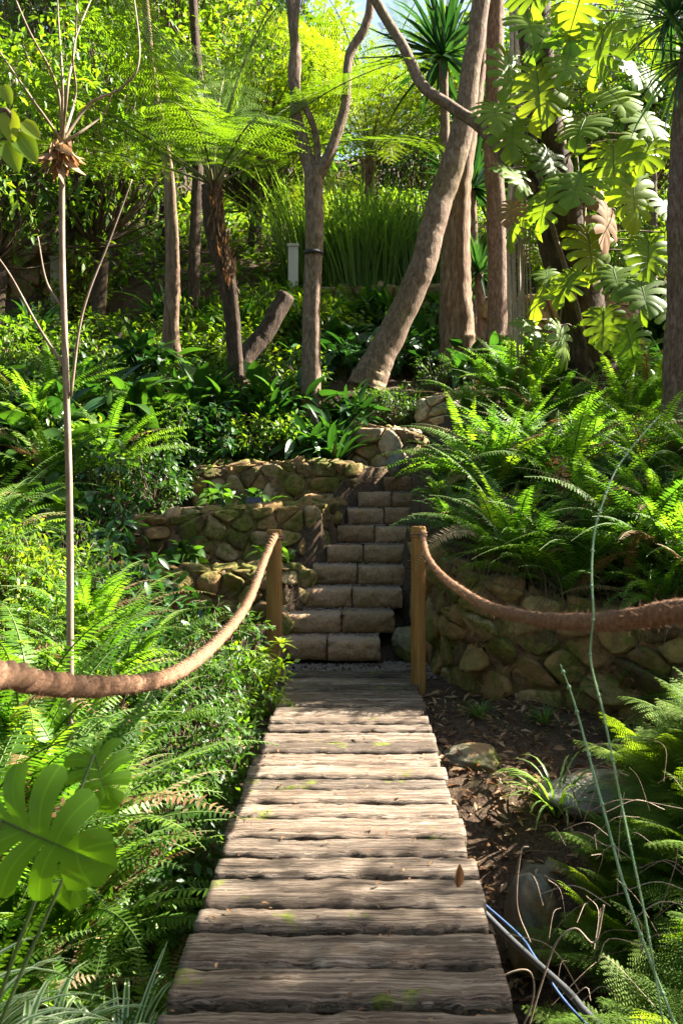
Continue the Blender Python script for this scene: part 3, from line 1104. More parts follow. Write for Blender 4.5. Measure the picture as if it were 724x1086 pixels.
def clump(seed, n_, L, W, mat, ang=(50, 88), bend=(60, 120), seg=6, spread=.06, tm=.5, name='strap_clump', fold=.3):
    q = np.random.default_rng(seed)
    g = Geo()
    for k in range(n_):
        a = q.uniform(0, 6.283)
        l_ = q.uniform(*L)
        tpl = blade_t(l_, q.uniform(*W), seg, R(q.uniform(*ang)), R(q.uniform(*bend)), fold)
        rr = spread * q.random() ** .5
        V = tpl[0].copy()
        tw = q.normal(0, .25)
        V[:, 0] += tw * (V[:, 1] ** 2) / max(l_, .1)
        g.add(V @ rz(a).T + [-rr * math.sin(a), rr * math.cos(a), 0], tpl[1], None, np.clip(q.normal(tm, .25), 0, 1), tpl[2], 0)
    return g.mesh(name, [M[mat]])


def broad(seed, n_, L, W, mat, ang=(50, 85), pet=.3, name='broadleaf_clump', shape='oval', tm=.45):
    """basal clump: long petioles carrying big single leaves"""
    q = np.random.default_rng(seed)
    g = Geo()
    for k in range(n_):
        a = q.uniform(0, 6.283)
        th = R(q.uniform(*ang))
        pl = pet * q.uniform(.5, 1.2)
        d = np.array([math.cos(a) * math.cos(th), math.sin(a) * math.cos(th), math.sin(th)])
        e = d * pl
        tube(g, [(0, 0, 0), e * .6 + [0, 0, .02], e], [.004, .004, .003], 3, .5, 1, cap=False)
        ld = norm(d * [1, 1, .2] + q.normal(0, .25, 3) + [0, 0, -.15])
        F = frames(ld[None], norm(q.normal(0, .3, 3) + [0, 0, 1.]))
        s = q.uniform(*L)
        stamp(g, leaf_t(1, q.uniform(*W), 6, .25, .35, shape), F, e[None], s, np.clip(q.normal(tm, .22), 0, 1), 0)
    return g.mesh(name, [M[mat], M['stem']])


def monstera_leaf(seed, mat='monstera', L=.46, nl=7, slit=.33):
    """split leaf: tip along +Y, face +Z, petiole at the origin; the lobes end on a heart-shaped outline"""
    q = np.random.default_rng(seed)
    g = Geo()
    out = catmull([(.03, -.02), (.17, -.17), (.38, -.17), (.54, 0), (.58, .24), (.52, .5), (.40, .72), (.22, .92), (0, 1.06)], 12)
    ol = np.concatenate([[0], np.cumsum(np.linalg.norm(np.diff(out, axis=0), axis=1))])
    ol /= ol[-1]
    for sg in (-1, 1):
        cut = np.sort(np.concatenate([[0], (np.arange(1, nl) + q.normal(0, .12, nl - 1)) / (nl + .35), [1]]))
        rt = np.concatenate([[0.0], np.arange(1, nl) / nl * .72, [.80]])
        for k in range(nl):
            nv, nw = 11, 5
            v = np.linspace(0, 1, nv)[:, None]
            w_ = np.linspace(0, 1, nw)[None]
            st_ = slit + q.uniform(-.08, .08)
            gp = np.clip((v - st_) / (1 - st_), 0, 1) ** .7 * q.uniform(.25, .5)
            a = np.where(w_ < .5, 1, 0 if k == nl - 1 else 1)
            if k == 0:
                a = np.where(w_ < .5, 0, 1)
            ww = .5 + (w_ - .5) * (1 - gp * a)
            vm = 1 - .10 * np.abs(2 * w_ - 1) ** 4 * a
            u = cut[k] + (cut[k + 1] - cut[k]) * ww
            ex, ey = np.interp(u, ol, out[:, 0]), np.interp(u, ol, out[:, 1])
            ry = rt[k] + (rt[k + 1] - rt[k]) * (.5 + (w_ - .5) * np.ones_like(v))
            vv = v * vm
            x = ex * vv
            y = ry + (ey - ry) * vv + (-.09) * np.sin(np.pi * vv) * (1 - k / nl)
            z = -.16 * x ** 2 * 2 - .20 * np.clip(y, 0, 2) ** 2 + .02 * np.sin(vv * 3) - .03 * np.abs(2 * ww - 1) * vv + q.normal(0, .05) * vv ** 2
            V = np.stack([sg * x, y, z], -1).reshape(-1, 3) * L
            i = np.arange(nv - 1)[:, None] * nw
            j = np.arange(nw - 1)[None]
            Q = np.stack([i + j, i + j + 1, i + nw + j + 1, i + nw + j], -1).reshape(-1, 4)
            if sg < 0:
                Q = Q[:, ::-1]
            cr = np.clip(np.abs(2 * w_ - 1) + 0 * v, 0.0, 1).ravel()
            g.add(V, Q, None, .5 + q.normal(0, .04), cr, 0)
    s = np.linspace(0, 1, 8)
    tube(g, np.stack([0 * s, s * L * .98, (-.20 * s ** 2 - .002) * L], -1), np.linspace(.008, .002, 8) * L / .5, 4, .5, 1, cap=False)
    return g.mesh('monstera_leaf', [M[mat], M['stem']])


# ------------------------------------------------------------------ trees
def trunk_mesh(name, paths, mat, rough=.12, ns=18, per=14):
    g = Geo()
    for k, (pts, rad) in enumerate(paths):
        c = catmull(pts, per)
        u = np.linspace(0, 1, len(c))
        rr = np.interp(u, np.linspace(0, 1, len(rad)), rad)
        q = np.random.default_rng(k + len(c))
        c = c + np.stack([np.convolve(q.normal(0, 1, len(c)), np.ones(5) / 5, 'same') * rr * .07 for _ in range(3)], -1)
        tube(g, c, rr, ns, .5, 0, rough, True, k + 3)
    return g.mesh(name, [M[mat]])


def tree(name, label, cat, loc, paths, mat, crown=None, group=None, rough=.12, ns=18):
    t = thing(name, label, cat, loc, 0, group)
    off = np.asarray(loc, float)
    link('trunk', trunk_mesh('trunk', [([np.asarray(p, float) - off for p in pts], rad) for pts, rad in paths], mat, rough, ns), t)
    if crown:
        for (me, p, s, rot) in crown:
            link('crown', me, t, tuple(np.asarray(p) - off), (0, 0, rot), s)
    return t


def flare(r0):
    return [r0 * 1.5, r0 * 1.08, r0, r0 * .95]


# crown meshes shared by trees that stand mostly above the frame
CR = [bush(50 + k, (1.5, 1.5, .9), 90, 34, .11, .045, 'bright', base=(0, 0, -1.0), clump=.34, twigr=.012, shell=.2).mesh('crown', [M['bright'], M['twig']]) for k in range(2)]
CRD = [bush(60 + k, (1.5, 1.5, 1.0), 100, 36, .12, .055, 'shrub', base=(0, 0, -1.0), clump=.34, twigr=.012, shell=.2).mesh('crown', [M['shrub'], M['twig']]) for k in range(2)]

z_ = lambda x, y: Hs(x, y) - .1
# forked tree
b = P(330, 400, 10.9)
b[2] = Hs(b[0], b[1]) - .1
t1 = tree('forked_tree', 'slender smooth-barked tree forking into three limbs, left of the leaning trunk', 'tree', b,
     [([b, P(331, 330, 10.9), P(334, 250, 10.9), P(333, 178, 10.9)], [.12, .098, .1, .105]),
      ([P(333, 190, 10.9), P(322, 155, 10.9), P(313, 110, 10.9), P(314, 60, 10.95), P(308, 0, 11.0), P(300, -120, 11.1), P(290, -260, 11.1)], [.09, .07, .06, .055, .05, .04]),
      ([P(336, 185, 10.9), P(350, 160, 10.85), P(366, 110, 10.8), P(370, 60, 10.8), P(388, 25, 10.75), P(394, -20, 10.7), P(400, -200, 10.7)], [.085, .06, .055, .05, .045, .04]),
      ([P(337, 175, 10.88), P(334, 140, 10.85), P(322, 110, 10.8), P(310, 88, 10.8), P(312, 40, 10.75), P(320, -40, 10.7)], [.045, .04, .04, .045, .04, .03])],
     'bark_smooth', [(CR[0], P(290, -330, 11.1), 1.1, 0), (CR[1], P(420, -300, 10.8), 1.1, 1)])
g = Geo()
tube(g, [P(332, 268, 10.9) - b + [0, 0, -.02], P(332, 268, 10.9) - b + [0, 0, .02]], .118, 16, .5)
link('strap', g.mesh('strap', [M['blackrubber']]), [c_ for c_ in bpy.data.objects if c_.parent == t1 and c_.name.startswith('trunk')][0])
# leaning tree
b = P(388, 412, 11.4)
tree('leaning_tree', 'thick smooth grey-brown trunk leaning right above the steps', 'tree', b,
     [([b, P(402, 380, 11.4), P(425, 335, 11.4), P(447, 285, 11.4), P(460, 235, 11.45), P(473, 195, 11.5), P(490, 140, 11.5), P(498, 80, 11.5), P(508, 20, 11.5), P(520, -120, 11.5), P(525, -300, 11.5)], [.24, .185, .165, .16, .155, .155, .14, .12, .11, .1, .08])],
     'bark_smooth', [(CRD[0], P(540, -330, 11.5), 1.3, 0), (CRD[1], P(480, -400, 11.7), 1.2, 2)], rough=.03, ns=26)
b = P(488, 385, 12.4)
tree('rough_tree', 'straight rough-barked brown trunk right behind the leaning trunk', 'tree', b,
     [([b, P(487, 330, 12.4), P(486, 260, 12.4), P(490, 180, 12.4), P(505, 90, 12.4), P(512, 0, 12.4), P(520, -200, 12.4)], [.25, .2, .18, .16, .12, .12, .1])],
     'bark_rough', [(CRD[1], P(525, -280, 12.4), 1.3, 1)], rough=.2)
b = P(528, 380, 12.0)
tree('reddish_tree', 'reddish brown trunk with pale hanging roots beside it', 'tree', b,
     [([b, P(528, 330, 12.0), P(527, 250, 12.0), P(524, 150, 12.0), P(526, 50, 12.0), P(530, -200, 12.0)], [.17, .14, .13, .12, .11, .1])],
     'bark_red', None, rough=.15)
# monstera tree
b = P(640, 440, 10.0)
b[2] = Hs(b[0], b[1]) - .1
mt_ = tree('monstera_tree', 'thick dark trunk overgrown by split-leaf monstera', 'tree', b,
     [([b, P(632, 400, 10.0), P(618, 330, 10.0), P(601, 265, 10.0), P(590, 205, 10.0), P(578, 140, 10.0), P(570, 60, 10.0), P(566, -20, 10.0), P(560, -250, 10.0)], [.26, .25, .24, .24, .22, .2, .18, .17, .15])],
     'bark_dark', [(CRD[0], P(600, -330, 9.8), 1.2, 3)], rough=.16)
LIMB = ([P(590, 215, 10.0), P(545, 182, 10.0), P(515, 140, 10.0), P(478, 112, 10.0), P(448, 90, 10.0), P(428, 50, 10.0), P(398, 0, 10.0), P(360, -70, 10.0)], [.09, .07, .065, .06, .06, .055, .05, .045])
link('limb', trunk_mesh('limb', [([p - b for p in LIMB[0]], LIMB[1])], 'bark_smooth', .04), [c_ for c_ in bpy.data.objects if c_.parent == mt_ and c_.name.startswith('trunk')][0])
# right edge trunk with blade heads
b = P(722, 470, 8.2)
b[2] = Hs(b[0], b[1]) - .1
t6 = tree('yucca_tree', 'brown trunk at the right edge topped by narrow hanging blades', 'tree', b,
     [([b, P(720, 400, 8.2), P(723, 300, 8.2), P(722, 200, 8.2), P(726, 120, 8.2), P(735, 40, 8.2), P(745, -60, 8.2)], [.15, .12, .11, .1, .1, .09])], 'bark_red', None, rough=.15)
me_y = clump(31, 90, (.5, .85), (.03, .045), 'yucca', (-50, 85), (10, 60), 5, .04, .5, 'blade_head')
for (px, py, s) in ((738, 60, 1.0), (745, -50, 1.1), (712, 20, .7)):
    link('leaf_head', me_y, t6, tuple(P(px, py, 8.2) - b), (0, 0, px), s)
# left rough trunk
b = P(183, 395, 13.2)
tree('ivy_tree', 'sunlit rough trunk left of the tree fern, wrapped by creeper', 'tree', b,
     [([b, P(182, 350, 13.2), P(184, 300, 13.2), P(183, 240, 13.2), P(178, 170, 13.2), P(165, 100, 13.2), P(158, 40, 13.2), P(150, -80, 13.2), P(150, -260, 13.2)], [.15, .115, .105, .09, .07, .06, .055, .05, .05])],
     'bark_rough', [(CR[1], P(140, -260, 13.0), 1.3, .5)], rough=.2)
b = P(205, 330, 15.0)
tree('slim_tree', 'slim dark trunk behind the tree fern crown', 'tree', b,
     [([b, P(208, 220, 15.0), P(212, 120, 15.0), P(205, 0, 15.0), P(200, -160, 15.0)], [.1, .09, .08, .07, .06])],
     'bark_dark', [(CR[0], P(200, -200, 15.0), 1.3, .5)], rough=.1)
# fallen leaning log
b = P(243, 405, 11.8)
tree('leaning_log', 'bare grey log propped diagonally behind the tree fern trunk', 'log', b,
     [([b, P(262, 375, 11.9), P(282, 350, 12.0), P(303, 312, 12.1)], [.11, .12, .115, .11])], 'bark_dark', None, rough=.12)

# tree ferns
def tree_fern(label, Y, cx, cy, base_py, tr, nf, L, mat, seed, lean=30, angs=(25, 70), bends=(40, 95), bark='bark_red'):
    c = P(cx, cy, Y)
    b = P(cx + lean, base_py, Y)
    b[2] = min(b[2], Hs(b[0], b[1]) - .05)
    t = thing('tree_fern', label, 'tree fern', b)
    m1 = P(cx + lean * .7, cy + (base_py - cy) * .6, Y)
    m2 = P(cx + lean * .12, cy + (base_py - cy) * .22, Y)
    tk_ = link('trunk', trunk_mesh('fern_trunk', [([b - b, m1 - b, m2 - b, c - b], [tr * .8, tr * .8, tr * 1.1, tr])], bark, .3), t)
    q = np.random.default_rng(seed)
    g = Geo()
    n_ = 420
    cc_ = catmull([b - b, m1 - b, m2 - b, c - b], 14)
    f_ = q.uniform(.25, 1, n_) ** .7
    k_ = (f_ * (len(cc_) - 1)).astype(int)
    a_ = q.uniform(0, 6.283, n_)
    rd = np.stack([np.cos(a_), np.sin(a_), 0 * a_], -1)
    dn = norm(rd * .45 + np.stack([0 * a_, 0 * a_, np.where(q.random(n_) < .35, -1.0, 1.0)], -1) + q.normal(0, .12, (n_, 3)))
    stamp(g, leaf_t(1, .22, 2, .6, .1), frames(dn, rd), cc_[k_] + rd * tr * .85, q.uniform(.06, .15, n_), q.uniform(0, .5, n_))
    link('old_frond_bases', g.mesh('old_frond_bases', [M['dead']]), tk_)
    mats = [M[mat], M['tfstem']]
    vs = []
    for k in range(5):
        g = Geo()
        bipinnate(g, 1.0, R(q.uniform(*angs)), R(q.uniform(*bends)), q, 20, .2, 17, .5 + q.normal(0, .1), rr=.005, fat=.5)
        vs.append(g.mesh('fern_frond', mats))
    for k in range(nf):
        a = k * 2.399 + q.normal(0, .15)
        o = link('frond', vs[k % 5], t, tuple(c - b), (R(q.uniform(-14, 26)), 0, a), q.uniform(.85, 1.1) * L)
    # curled young fronds
    g = Geo()
    for k in range(5):
        th = np.linspace(0, 5.5, 24)
        s_ = np.linspace(0, 1, 24)
        a = k * 1.3
        x = .05 + .02 * np.maximum(0, s_ - .7) * np.cos(th * 3)
        tube(g, np.stack([x * math.cos(a), x * math.sin(a), s_ * .28], -1), np.linspace(.018, .008, 24), 5, .5)
    link('fiddleheads', g.mesh('fiddleheads', [M['tfstem']]), t, tuple(c - b))
    return t


tree_fern('large tree fern with a shaggy red-brown trunk, left of the forked tree', 11.3, 226, 196, 400, .105, 19, 3.1, 'treefern', 1, 28, (5, 72), (10, 55), 'bark_dark')
tree_fern('sunlit yellow-green tree fern between the forked tree and the leaning trunk', 17.8, 392, 168, 300, .14, 15, 3.6, 'sunfern', 2, 4, (20, 65), (50, 95))
tree_fern('low tree fern behind the forked tree', 18.4, 292, 190, 300, .12, 13, 3.1, 'sunfern', 3, 5, (10, 50), (40, 80))
tree_fern('far tree fern high above the left trunks', 17.0, 120, 120, 250, .12, 14, 2.2, 'treefern', 4, 5)

# blade-leaved plants
def yucca(label, px, py, Y, s, base_py, seed, n_heads=1):
    b = P(px, base_py, Y)
    b[2] = min(b[2], Hs(b[0], b[1]))
    t = thing('cordyline', label, 'cordyline', b)
    c = P(px, py, Y)
    link('trunk', trunk_mesh('stem', [([b - b, (c - b) * .5 + [.05, 0, 0], c - b], [.07, .06, .06])], 'bark_smooth', .15, 10, 8), t)
    link('leaf_head', me_yb, t, tuple(c - b), (0, 0, seed), s)


me_yb = clump(32, 110, (.7, 1.1), (.05, .07), 'yucca', (-45, 88), (0, 50), 5, .05, .5, 'blade_head')
yucca('dark spiky cordyline head behind the leaning trunk at the top', 470, 60, 13.2, 1.25, 380, 1)
yucca('second spiky cordyline lower behind the rough trunk', 500, 200, 13.6, .9, 380, 2)
yucca('small cordyline between the two middle trunks', 508, 290, 13.0, .55, 400, 3)
yucca('cordyline above the white roof at the top right', 690, 110, 15, .8, 330, 4)

# monstera vine leaves
mv = thing('monstera_vine', 'climbing split-leaf monstera covering the dark trunk', 'monstera', P(610, 420, 9.8))
mb = P(610, 420, 9.8)
LM = [monstera_leaf(200 + k) for k in range(4)]
LMB = [monstera_leaf(210 + k, 'bright') for k in range(2)]
LMD = [monstera_leaf(220 + k, 'dead') for k in range(2)]
q = np.random.default_rng(77)
spots = [(565, 75, 1.05), (645, 95, 1.0), (545, 125, .95), (618, 125, 1.), (535, 178, .85), (613, 185, 1.05), (655, 155, .95), (600, 15, 1.0), (640, 30, 1.0), (560, 15, .9),
         (580, 160, .9), (670, 190, .85), (580, 200, .9), (640, 215, .9), (695, 210, .8), (560, 225, .75), (625, 245, .85), (690, 255, .8), (655, 285, .9), (540, 60, .85), (600, 60, .9), (680, 120, .85), (520, 110, .7),
         (575, 300, .8), (680, 300, .85), (640, 330, .75), (590, 345, .8), (665, 345, .85), (560, 340, .6), (700, 320, .7), (575, 40, .8), (665, 60, .8), (690, 150, .7), (540, 215, .6), (610, 290, .7), (620, -20, 1.0), (560, -20, 1.0), (680, -10, .9)]
qs = 0
stemg = Geo()
for (px, py, s) in spots + [(q.uniform(540, 710), q.uniform(-30, 360), q.uniform(.5, .8)) for _ in range(22)]:
    main = qs < len(spots)
    qs += 1
    Y = q.uniform(9.2, 9.6) if main else q.uniform(9.6, 10.4)
    p = P(px + q.normal(0, 3), py, Y)
    pz = q.random()
    me = LMD[qs % 2] if (pz < .09 and py > 150) else (LMB[qs % 2] if pz < .3 else LM[qs % 4])
    # leaf: tip down and outwards to the viewer
    az_ = q.normal(0, .55)
    tilt = R(q.uniform(38, 82))
    o = link('leaf', me, mv, tuple(p - mb), (-tilt, q.normal(0, .2), math.pi + az_), s * q.uniform(.85, 1.1) * 1.2)
    tx = P(np.interp(py, [0, 140, 265, 400], [567, 578, 601, 632]), py + 25, 10.0)
    tube(stemg, catmull([tx - mb, (tx + p) / 2 - mb + [0, 0, .12], p - mb], 5), .008, 4, .5, cap=False)
tube(stemg, catmull([P(632, 410, 9.78) - mb, P(610, 320, 9.77) - mb, P(575, 200, 9.75) - mb, P(560, 80, 9.8) - mb, P(560, -60, 9.8) - mb], 14), .03, 8, .5, 0, .2)
for k in range(16):   # aerial roots
    px = q.choice([545, 550, 556, 590, 600, 620, 538])+ q.normal(0, 3)
    y0, y1 = q.uniform(60, 220), q.uniform(330, 420)
    tube(stemg, catmull([P(px + q.normal(0, 3), y0, 9.9) - mb, P(px + q.normal(0, 3), (y0 + y1) / 2, 9.9) - mb, P(px + q.normal(0, 3), y1, 9.9) - mb], 8), q.uniform(.006, .014), 5, .5, 1, cap=False)
link('stems', stemg.mesh('monstera_stems', [M['twig'], M['palestem']]), mv)
g = Geo()
for px in (541, 546, 552):
    tube(g, catmull([P(px, -40, 11.2), P(px + 2, 120, 11.2), P(px - 2, 260, 11.2), P(px + 1, 400, 11.2)], 14), [.03 - .01 * (px == 552)] * 43, 7, .5, 0, .3)
o = link('hanging_roots', g.mesh('hanging_roots', [M['palestem']]))
tag(o, 'pale rope-like aerial roots hanging between the middle trunks and the monstera', 'aerial roots')

# ------------------------------------------------------------------ sapling on the left
b = P(75, 720, 4.25)
b[2] = Hs(b[0], b[1]) - .05
sp = thing('sapling', 'thin bare grey sapling on the left with upswept twigs and a bundle of dry leaves', 'sapling', b)
top = P(66, 150, 4.25)
paths = [([b, P(74, 560, 4.25), P(70, 400, 4.25), P(66, 260, 4.25), top], [.017, .0155, .014, .013])]
for tgt in ([(60, 90), (30, 30), (5, -30)], [(66, 80), (62, 20), (58, -60)], [(72, 90), (80, 40), (82, -60)], [(95, 110), (130, 92), (148, 60), (140, -20)], [(45, 120), (10, 70), (-30, 10)], [(80, 100), (78, 50), (100, -10)], [(85, 140), (110, 120), (118, 100)]):
    pts = [top] + [P(x, y, 4.25 + random.uniform(-.2, .2)) for x, y in tgt]
    paths.append((pts, [.008, .006, .004, .003]))
for tgt in ([(75, 420), (88, 330), (118, 250), (140, 190)], [(72, 395), (40, 345), (10, 290), (-20, 250)], [(70, 330), (50, 300), (40, 250)]):
    paths.append(([P(x, y, 4.25) for x, y in tgt], [.008, .006, .004, .003]))
link('trunk', trunk_mesh('sapling_trunk', [([np.asarray(p) - b for p in pts], rad) for pts, rad in paths], 'bark_pale', .08, 7, 8), sp)
g = Geo()
n_ = 46
dd = norm(q.normal(0, .45, (n_, 3)) + [0, 0, -1])
stamp(g, leaf_t(1, .3, 5, .8, .2), frames(dd, q.normal(0, 1, (n_, 3))), (top - b) + q.normal(0, .018, (n_, 3)) + [0, 0, -.01], q.uniform(.06, .17, n_), q.uniform(.5, 1, n_))
link('dry_leaves', g.mesh('dry_leaves', [M['dead']]), sp)
g = Geo()
n_ = 60
th = q.uniform(0, 6.28, n_)
pp_ = np.array([P(random.choice([10, 60, 62, 80, 140, 30, 100]) + q.normal(0, 12), q.uniform(-10, 130), 4.25) for _ in range(n_)]) - b
stamp(g, leaf_t(1, .4, 3, .3, .3), frames(norm(q.normal(0, 1, (n_, 3)) + [0, 0, -.5]), [0, 0, 1.]), pp_, q.uniform(.03, .06, n_), q.uniform(.2, 1, n_))
link('leaves', g.mesh('sapling_leaves', [M['bright']]), sp)

# big leaves at left edge
b = P(-20, 240, 3.2)
g = Geo()
for (px, py, s, a) in ((8, 128, .12, -.3), (18, 150, .13, .5), (8, 160, .12, 0), (2, 100, .08, .2), (24, 138, .09, 1), (-6, 140, .12, -.8)):
    d = norm(np.array([[.35 + a * .5, -.25, -.8]]))
    stamp(g, leaf_t(1, .62, 8, .2, .15, 'heart'), frames(d, np.array([0, -1., .5])), (P(px, py, 3.2) - [0, 0, -.03])[None], s, random.uniform(.4, 1), 0)
tube(g, catmull([P(-60, 700, 3.2), P(-40, 400, 3.2), P(-20, 200, 3.2), P(2, 118, 3.2), P(20, 140, 3.2)], 10), .008, 6, .5, 1)
tag(link('broadleaf_branch', g.mesh('broadleaf_branch', [M['bright'], M['twig']])), 'branch with large pale green leaves at the upper left edge', 'branch')

# ------------------------------------------------------------------ plant scatter
FERN = [sword_fern(300 + k, 24) for k in range(4)]
FERNS = [sword_fern(310 + k, 20, (.3, .5), 'fern', .035, .015) for k in range(2)]
FERNB = [sword_fern(320 + k, 26, (.7, 1.05), 'fern', .062, .02, 1.05) for k in range(3)]
LACY = [lacy_fern(330 + k, 16, (.35, .65), 'lacy') for k in range(3)]
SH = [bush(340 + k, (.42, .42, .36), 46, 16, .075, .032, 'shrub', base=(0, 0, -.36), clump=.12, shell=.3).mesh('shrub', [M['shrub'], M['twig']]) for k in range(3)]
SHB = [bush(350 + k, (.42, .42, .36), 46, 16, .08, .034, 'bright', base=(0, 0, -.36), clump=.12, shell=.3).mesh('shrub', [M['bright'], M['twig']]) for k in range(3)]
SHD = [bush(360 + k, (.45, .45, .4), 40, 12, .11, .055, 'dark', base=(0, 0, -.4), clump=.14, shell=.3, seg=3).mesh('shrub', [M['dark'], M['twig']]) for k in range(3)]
CLV = [clump(370 + k, 46, (.45, .8), (.045, .065), 'dark', (45, 88), (40, 100), 7, .1) for k in range(2)]
ASP = [broad(380 + k, 40, (.22, .36), (.28, .36), 'dark', (50, 88), .35) for k in range(2)]
BRD = [broad(384 + k, 36, (.16, .3), (.45, .6), 'shrub', (40, 85), .35, shape='heart') for k in range(2)]
SPI = [clump(390 + k, 50, (.28, .5), (.016, .022), 'spider', (35, 85), (90, 160), 8, .04) for k in range(2)]
LIR = [clump(394 + k, 46, (.25, .42), (.009, .013), 'grass', (40, 85), (70, 140), 7, .03) for k in range(2)]
TALL = [clump(396 + k, 260, (.7, 1.35), (.012, .02), 'grass', (62, 89), (10, 80), 5, .35) for k in range(2)]


def put(name, cat, mes, x, y, label, group=None, s=1.0, dz=0.0, sv=.12, r=None):
    me = mes[random.randrange(len(mes))]
    o = link(name, me, None, (x, y, Hs(x, y) + dz), (random.uniform(-.1, .1), random.uniform(-.1, .1), random.uniform(0, 6.28) if r is None else r), s * random.uniform(1 - sv, 1 + sv))
    tag(o, label, cat, group)
    return o


# fern bank above the right retaining wall
for k in range(66):
    x = random.uniform(.75, 3.9)
    y = random.uniform(np.interp(x, RW[:, 0], RW[:, 1]) + .15, 10.4)
    if x < sy1(y) + (.25 if y < 8.2 else .55) or (y > 9.2 and x < 1.6):
        continue
    put('sword_fern', 'fern', FERNB, x, y, 'sword fern on the right bank, ' + ('nearest the steps' if x / y < .15 else 'at the right edge of the picture' if x / y > .28 else 'midway along') + (', in front' if y - np.interp(x, RW[:, 0], RW[:, 1]) < 1.1 else ', further back'), 'sword ferns of the right bank', 1.15)
for (x, y) in ((.75, 8.3), (.85, 8.7), (.95, 9.1), (1.05, 9.5), (1.2, 9.9), (1.4, 10.2), (.72, 7.8)):
    put('sword_fern', 'fern', FERNS + FERN[:1], x, y, 'small sword fern leaning over the right side of the steps', 'small ferns beside the steps', .9)
for (x, y) in ((1.0, 6.75), (1.5, 6.5), (2.0, 6.15), (2.6, 5.95), (.8, 7.3), (1.25, 6.6), (1.75, 6.25), (2.3, 6.0), (1.1, 7.0), (2.9, 5.9), (2.45, 6.2), (1.9, 6.45)):
    put('sword_fern', 'fern', FERN, x, y, 'sword fern drooping over the edge of the right retaining wall', 'sword ferns on the wall edge', 1.0, .0)
# left foreground ferns
for k in range(75):
    x = random.uniform(-2.5, -.72)
    y = random.uniform(2.2, 5.6)
    if x < -.378 * y - .35 or (y < 2.9) or (y > 3.7 and x > -1.1):
        continue
    put('sword_fern', 'fern', FERN + FERNB + FERNB, x, y, 'sword fern left of the bridge, ' + ('at the left edge of the picture' if x / y < -.3 else 'close to the planks' if x / y > -.22 else 'around the sapling stem') + (', above the rope' if y > 4.2 else ', below the rope'), 'sword ferns left of the bridge', .85)
for k in range(12):
    x = random.uniform(-2.4, -.95)
    y = random.uniform(4.8, 6.2)
    put('leafy_shrub', 'shrub', SH + SHB, x, y, 'small leafy shrub among the ferns left of the bridge, ' + ('at the left edge' if x / y < -.28 else 'near the left post'), 'shrubs left of the bridge', .7, .15)
# near striped plants at lower left
for (x, y) in ((-.9, 2.7), (-1.1, 2.3), (-.75, 2.95), (-.72, 2.1), (-.85, 2.3), (-.62, 2.45), (-.95, 2.1), (-1.05, 2.5), (-.66, 2.75), (-.8, 1.85)):
    put('spider_plant', 'spider plant', SPI, x, y, 'green and white striped spider plant at the lower left corner', 'striped plants at the lower left', 1.0, .27)
for (x, y) in ((-.74, 3.3), (-.72, 3.7)):
    put('sword_fern', 'fern', FERN, x, y, 'arching sword fern reaching over the left edge of the planks', 'ferns reaching over the planks', .95, .12)
for (x, y, s_) in ((-.78, 4.3, .6), (-.85, 4.8, .7), (-.8, 5.3, .6), (-.95, 5.7, .7), (-1.0, 4.5, .8), (-.95, 5.1, .7), (-.76, 3.95, .7), (-1.05, 3.9, .8), (-.82, 5.95, .6)):
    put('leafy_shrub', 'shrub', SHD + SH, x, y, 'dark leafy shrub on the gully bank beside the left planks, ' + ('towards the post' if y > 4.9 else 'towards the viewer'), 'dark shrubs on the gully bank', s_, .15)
for (x, y) in ((-1.25, 3.5), (-1.4, 3.9), (-1.2, 4.0), (-1.5, 4.3), (-1.1, 3.6), (-1.45, 3.4)):
    put('sword_fern', 'fern', FERNB, x, y, 'tall arching sword fern ' + ('left of' if x / y < -.345 else 'right of') + ' the sapling stem at the left edge', 'tall ferns beside the sapling', 1.1, .25)
# rosette shrub by left post
put('leafy_shrub', 'shrub', SH, -.95, 6.5, 'dark leafy shrub in front of the lowest left wall', None, .8, .22)
put('leafy_shrub', 'shrub', SHD, -1.5, 6.3, 'broad-leaved dark shrub beside the rope below the left walls', None, .85, .25)
put('leafy_shrub', 'shrub', SH, -2.2, 7.0, 'tall dark shrub at the far left end of the lowest wall', None, 1.1, .4)
put('leafy_shrub', 'shrub', SHB, -.72, 6.1, 'fresh green shrub touching the left side of the bridge', None, .75, .22)
g = Geo()
pz = np.zeros(3)
for (ex, ey, ez) in ((.0, 0, .32), (.1, -.05, .22), (-.1, .02, .25), (.05, .08, .12), (.12, .02, .38)):
    e = np.array([ex, ey, ez])
    tube(g, catmull([pz, e * .5 + [0, 0, .03], e], 4), .005, 5, .5, 1)
    n_ = 11
    a = np.arange(n_) * 2.399
    d = np.stack([np.cos(a), np.sin(a), np.linspace(-.2, 1.1, n_)], -1)
    stamp(g, leaf_t(1, .36, 5, .2, .2), frames(norm(d), [0, 0, 1.]), np.tile(e, (n_, 1)), np.linspace(.12, .07, n_), q.uniform(.6, 1, n_))
tag(link('rosette_shrub', g.mesh('rosette_shrub', [M['bright'], M['stem']]), None, (-.60, 6.15, Hs(-.6, 6.15) + .12), sc=.95), 'small shrub with fresh leaf rosettes at the foot of the left post', 'shrub')

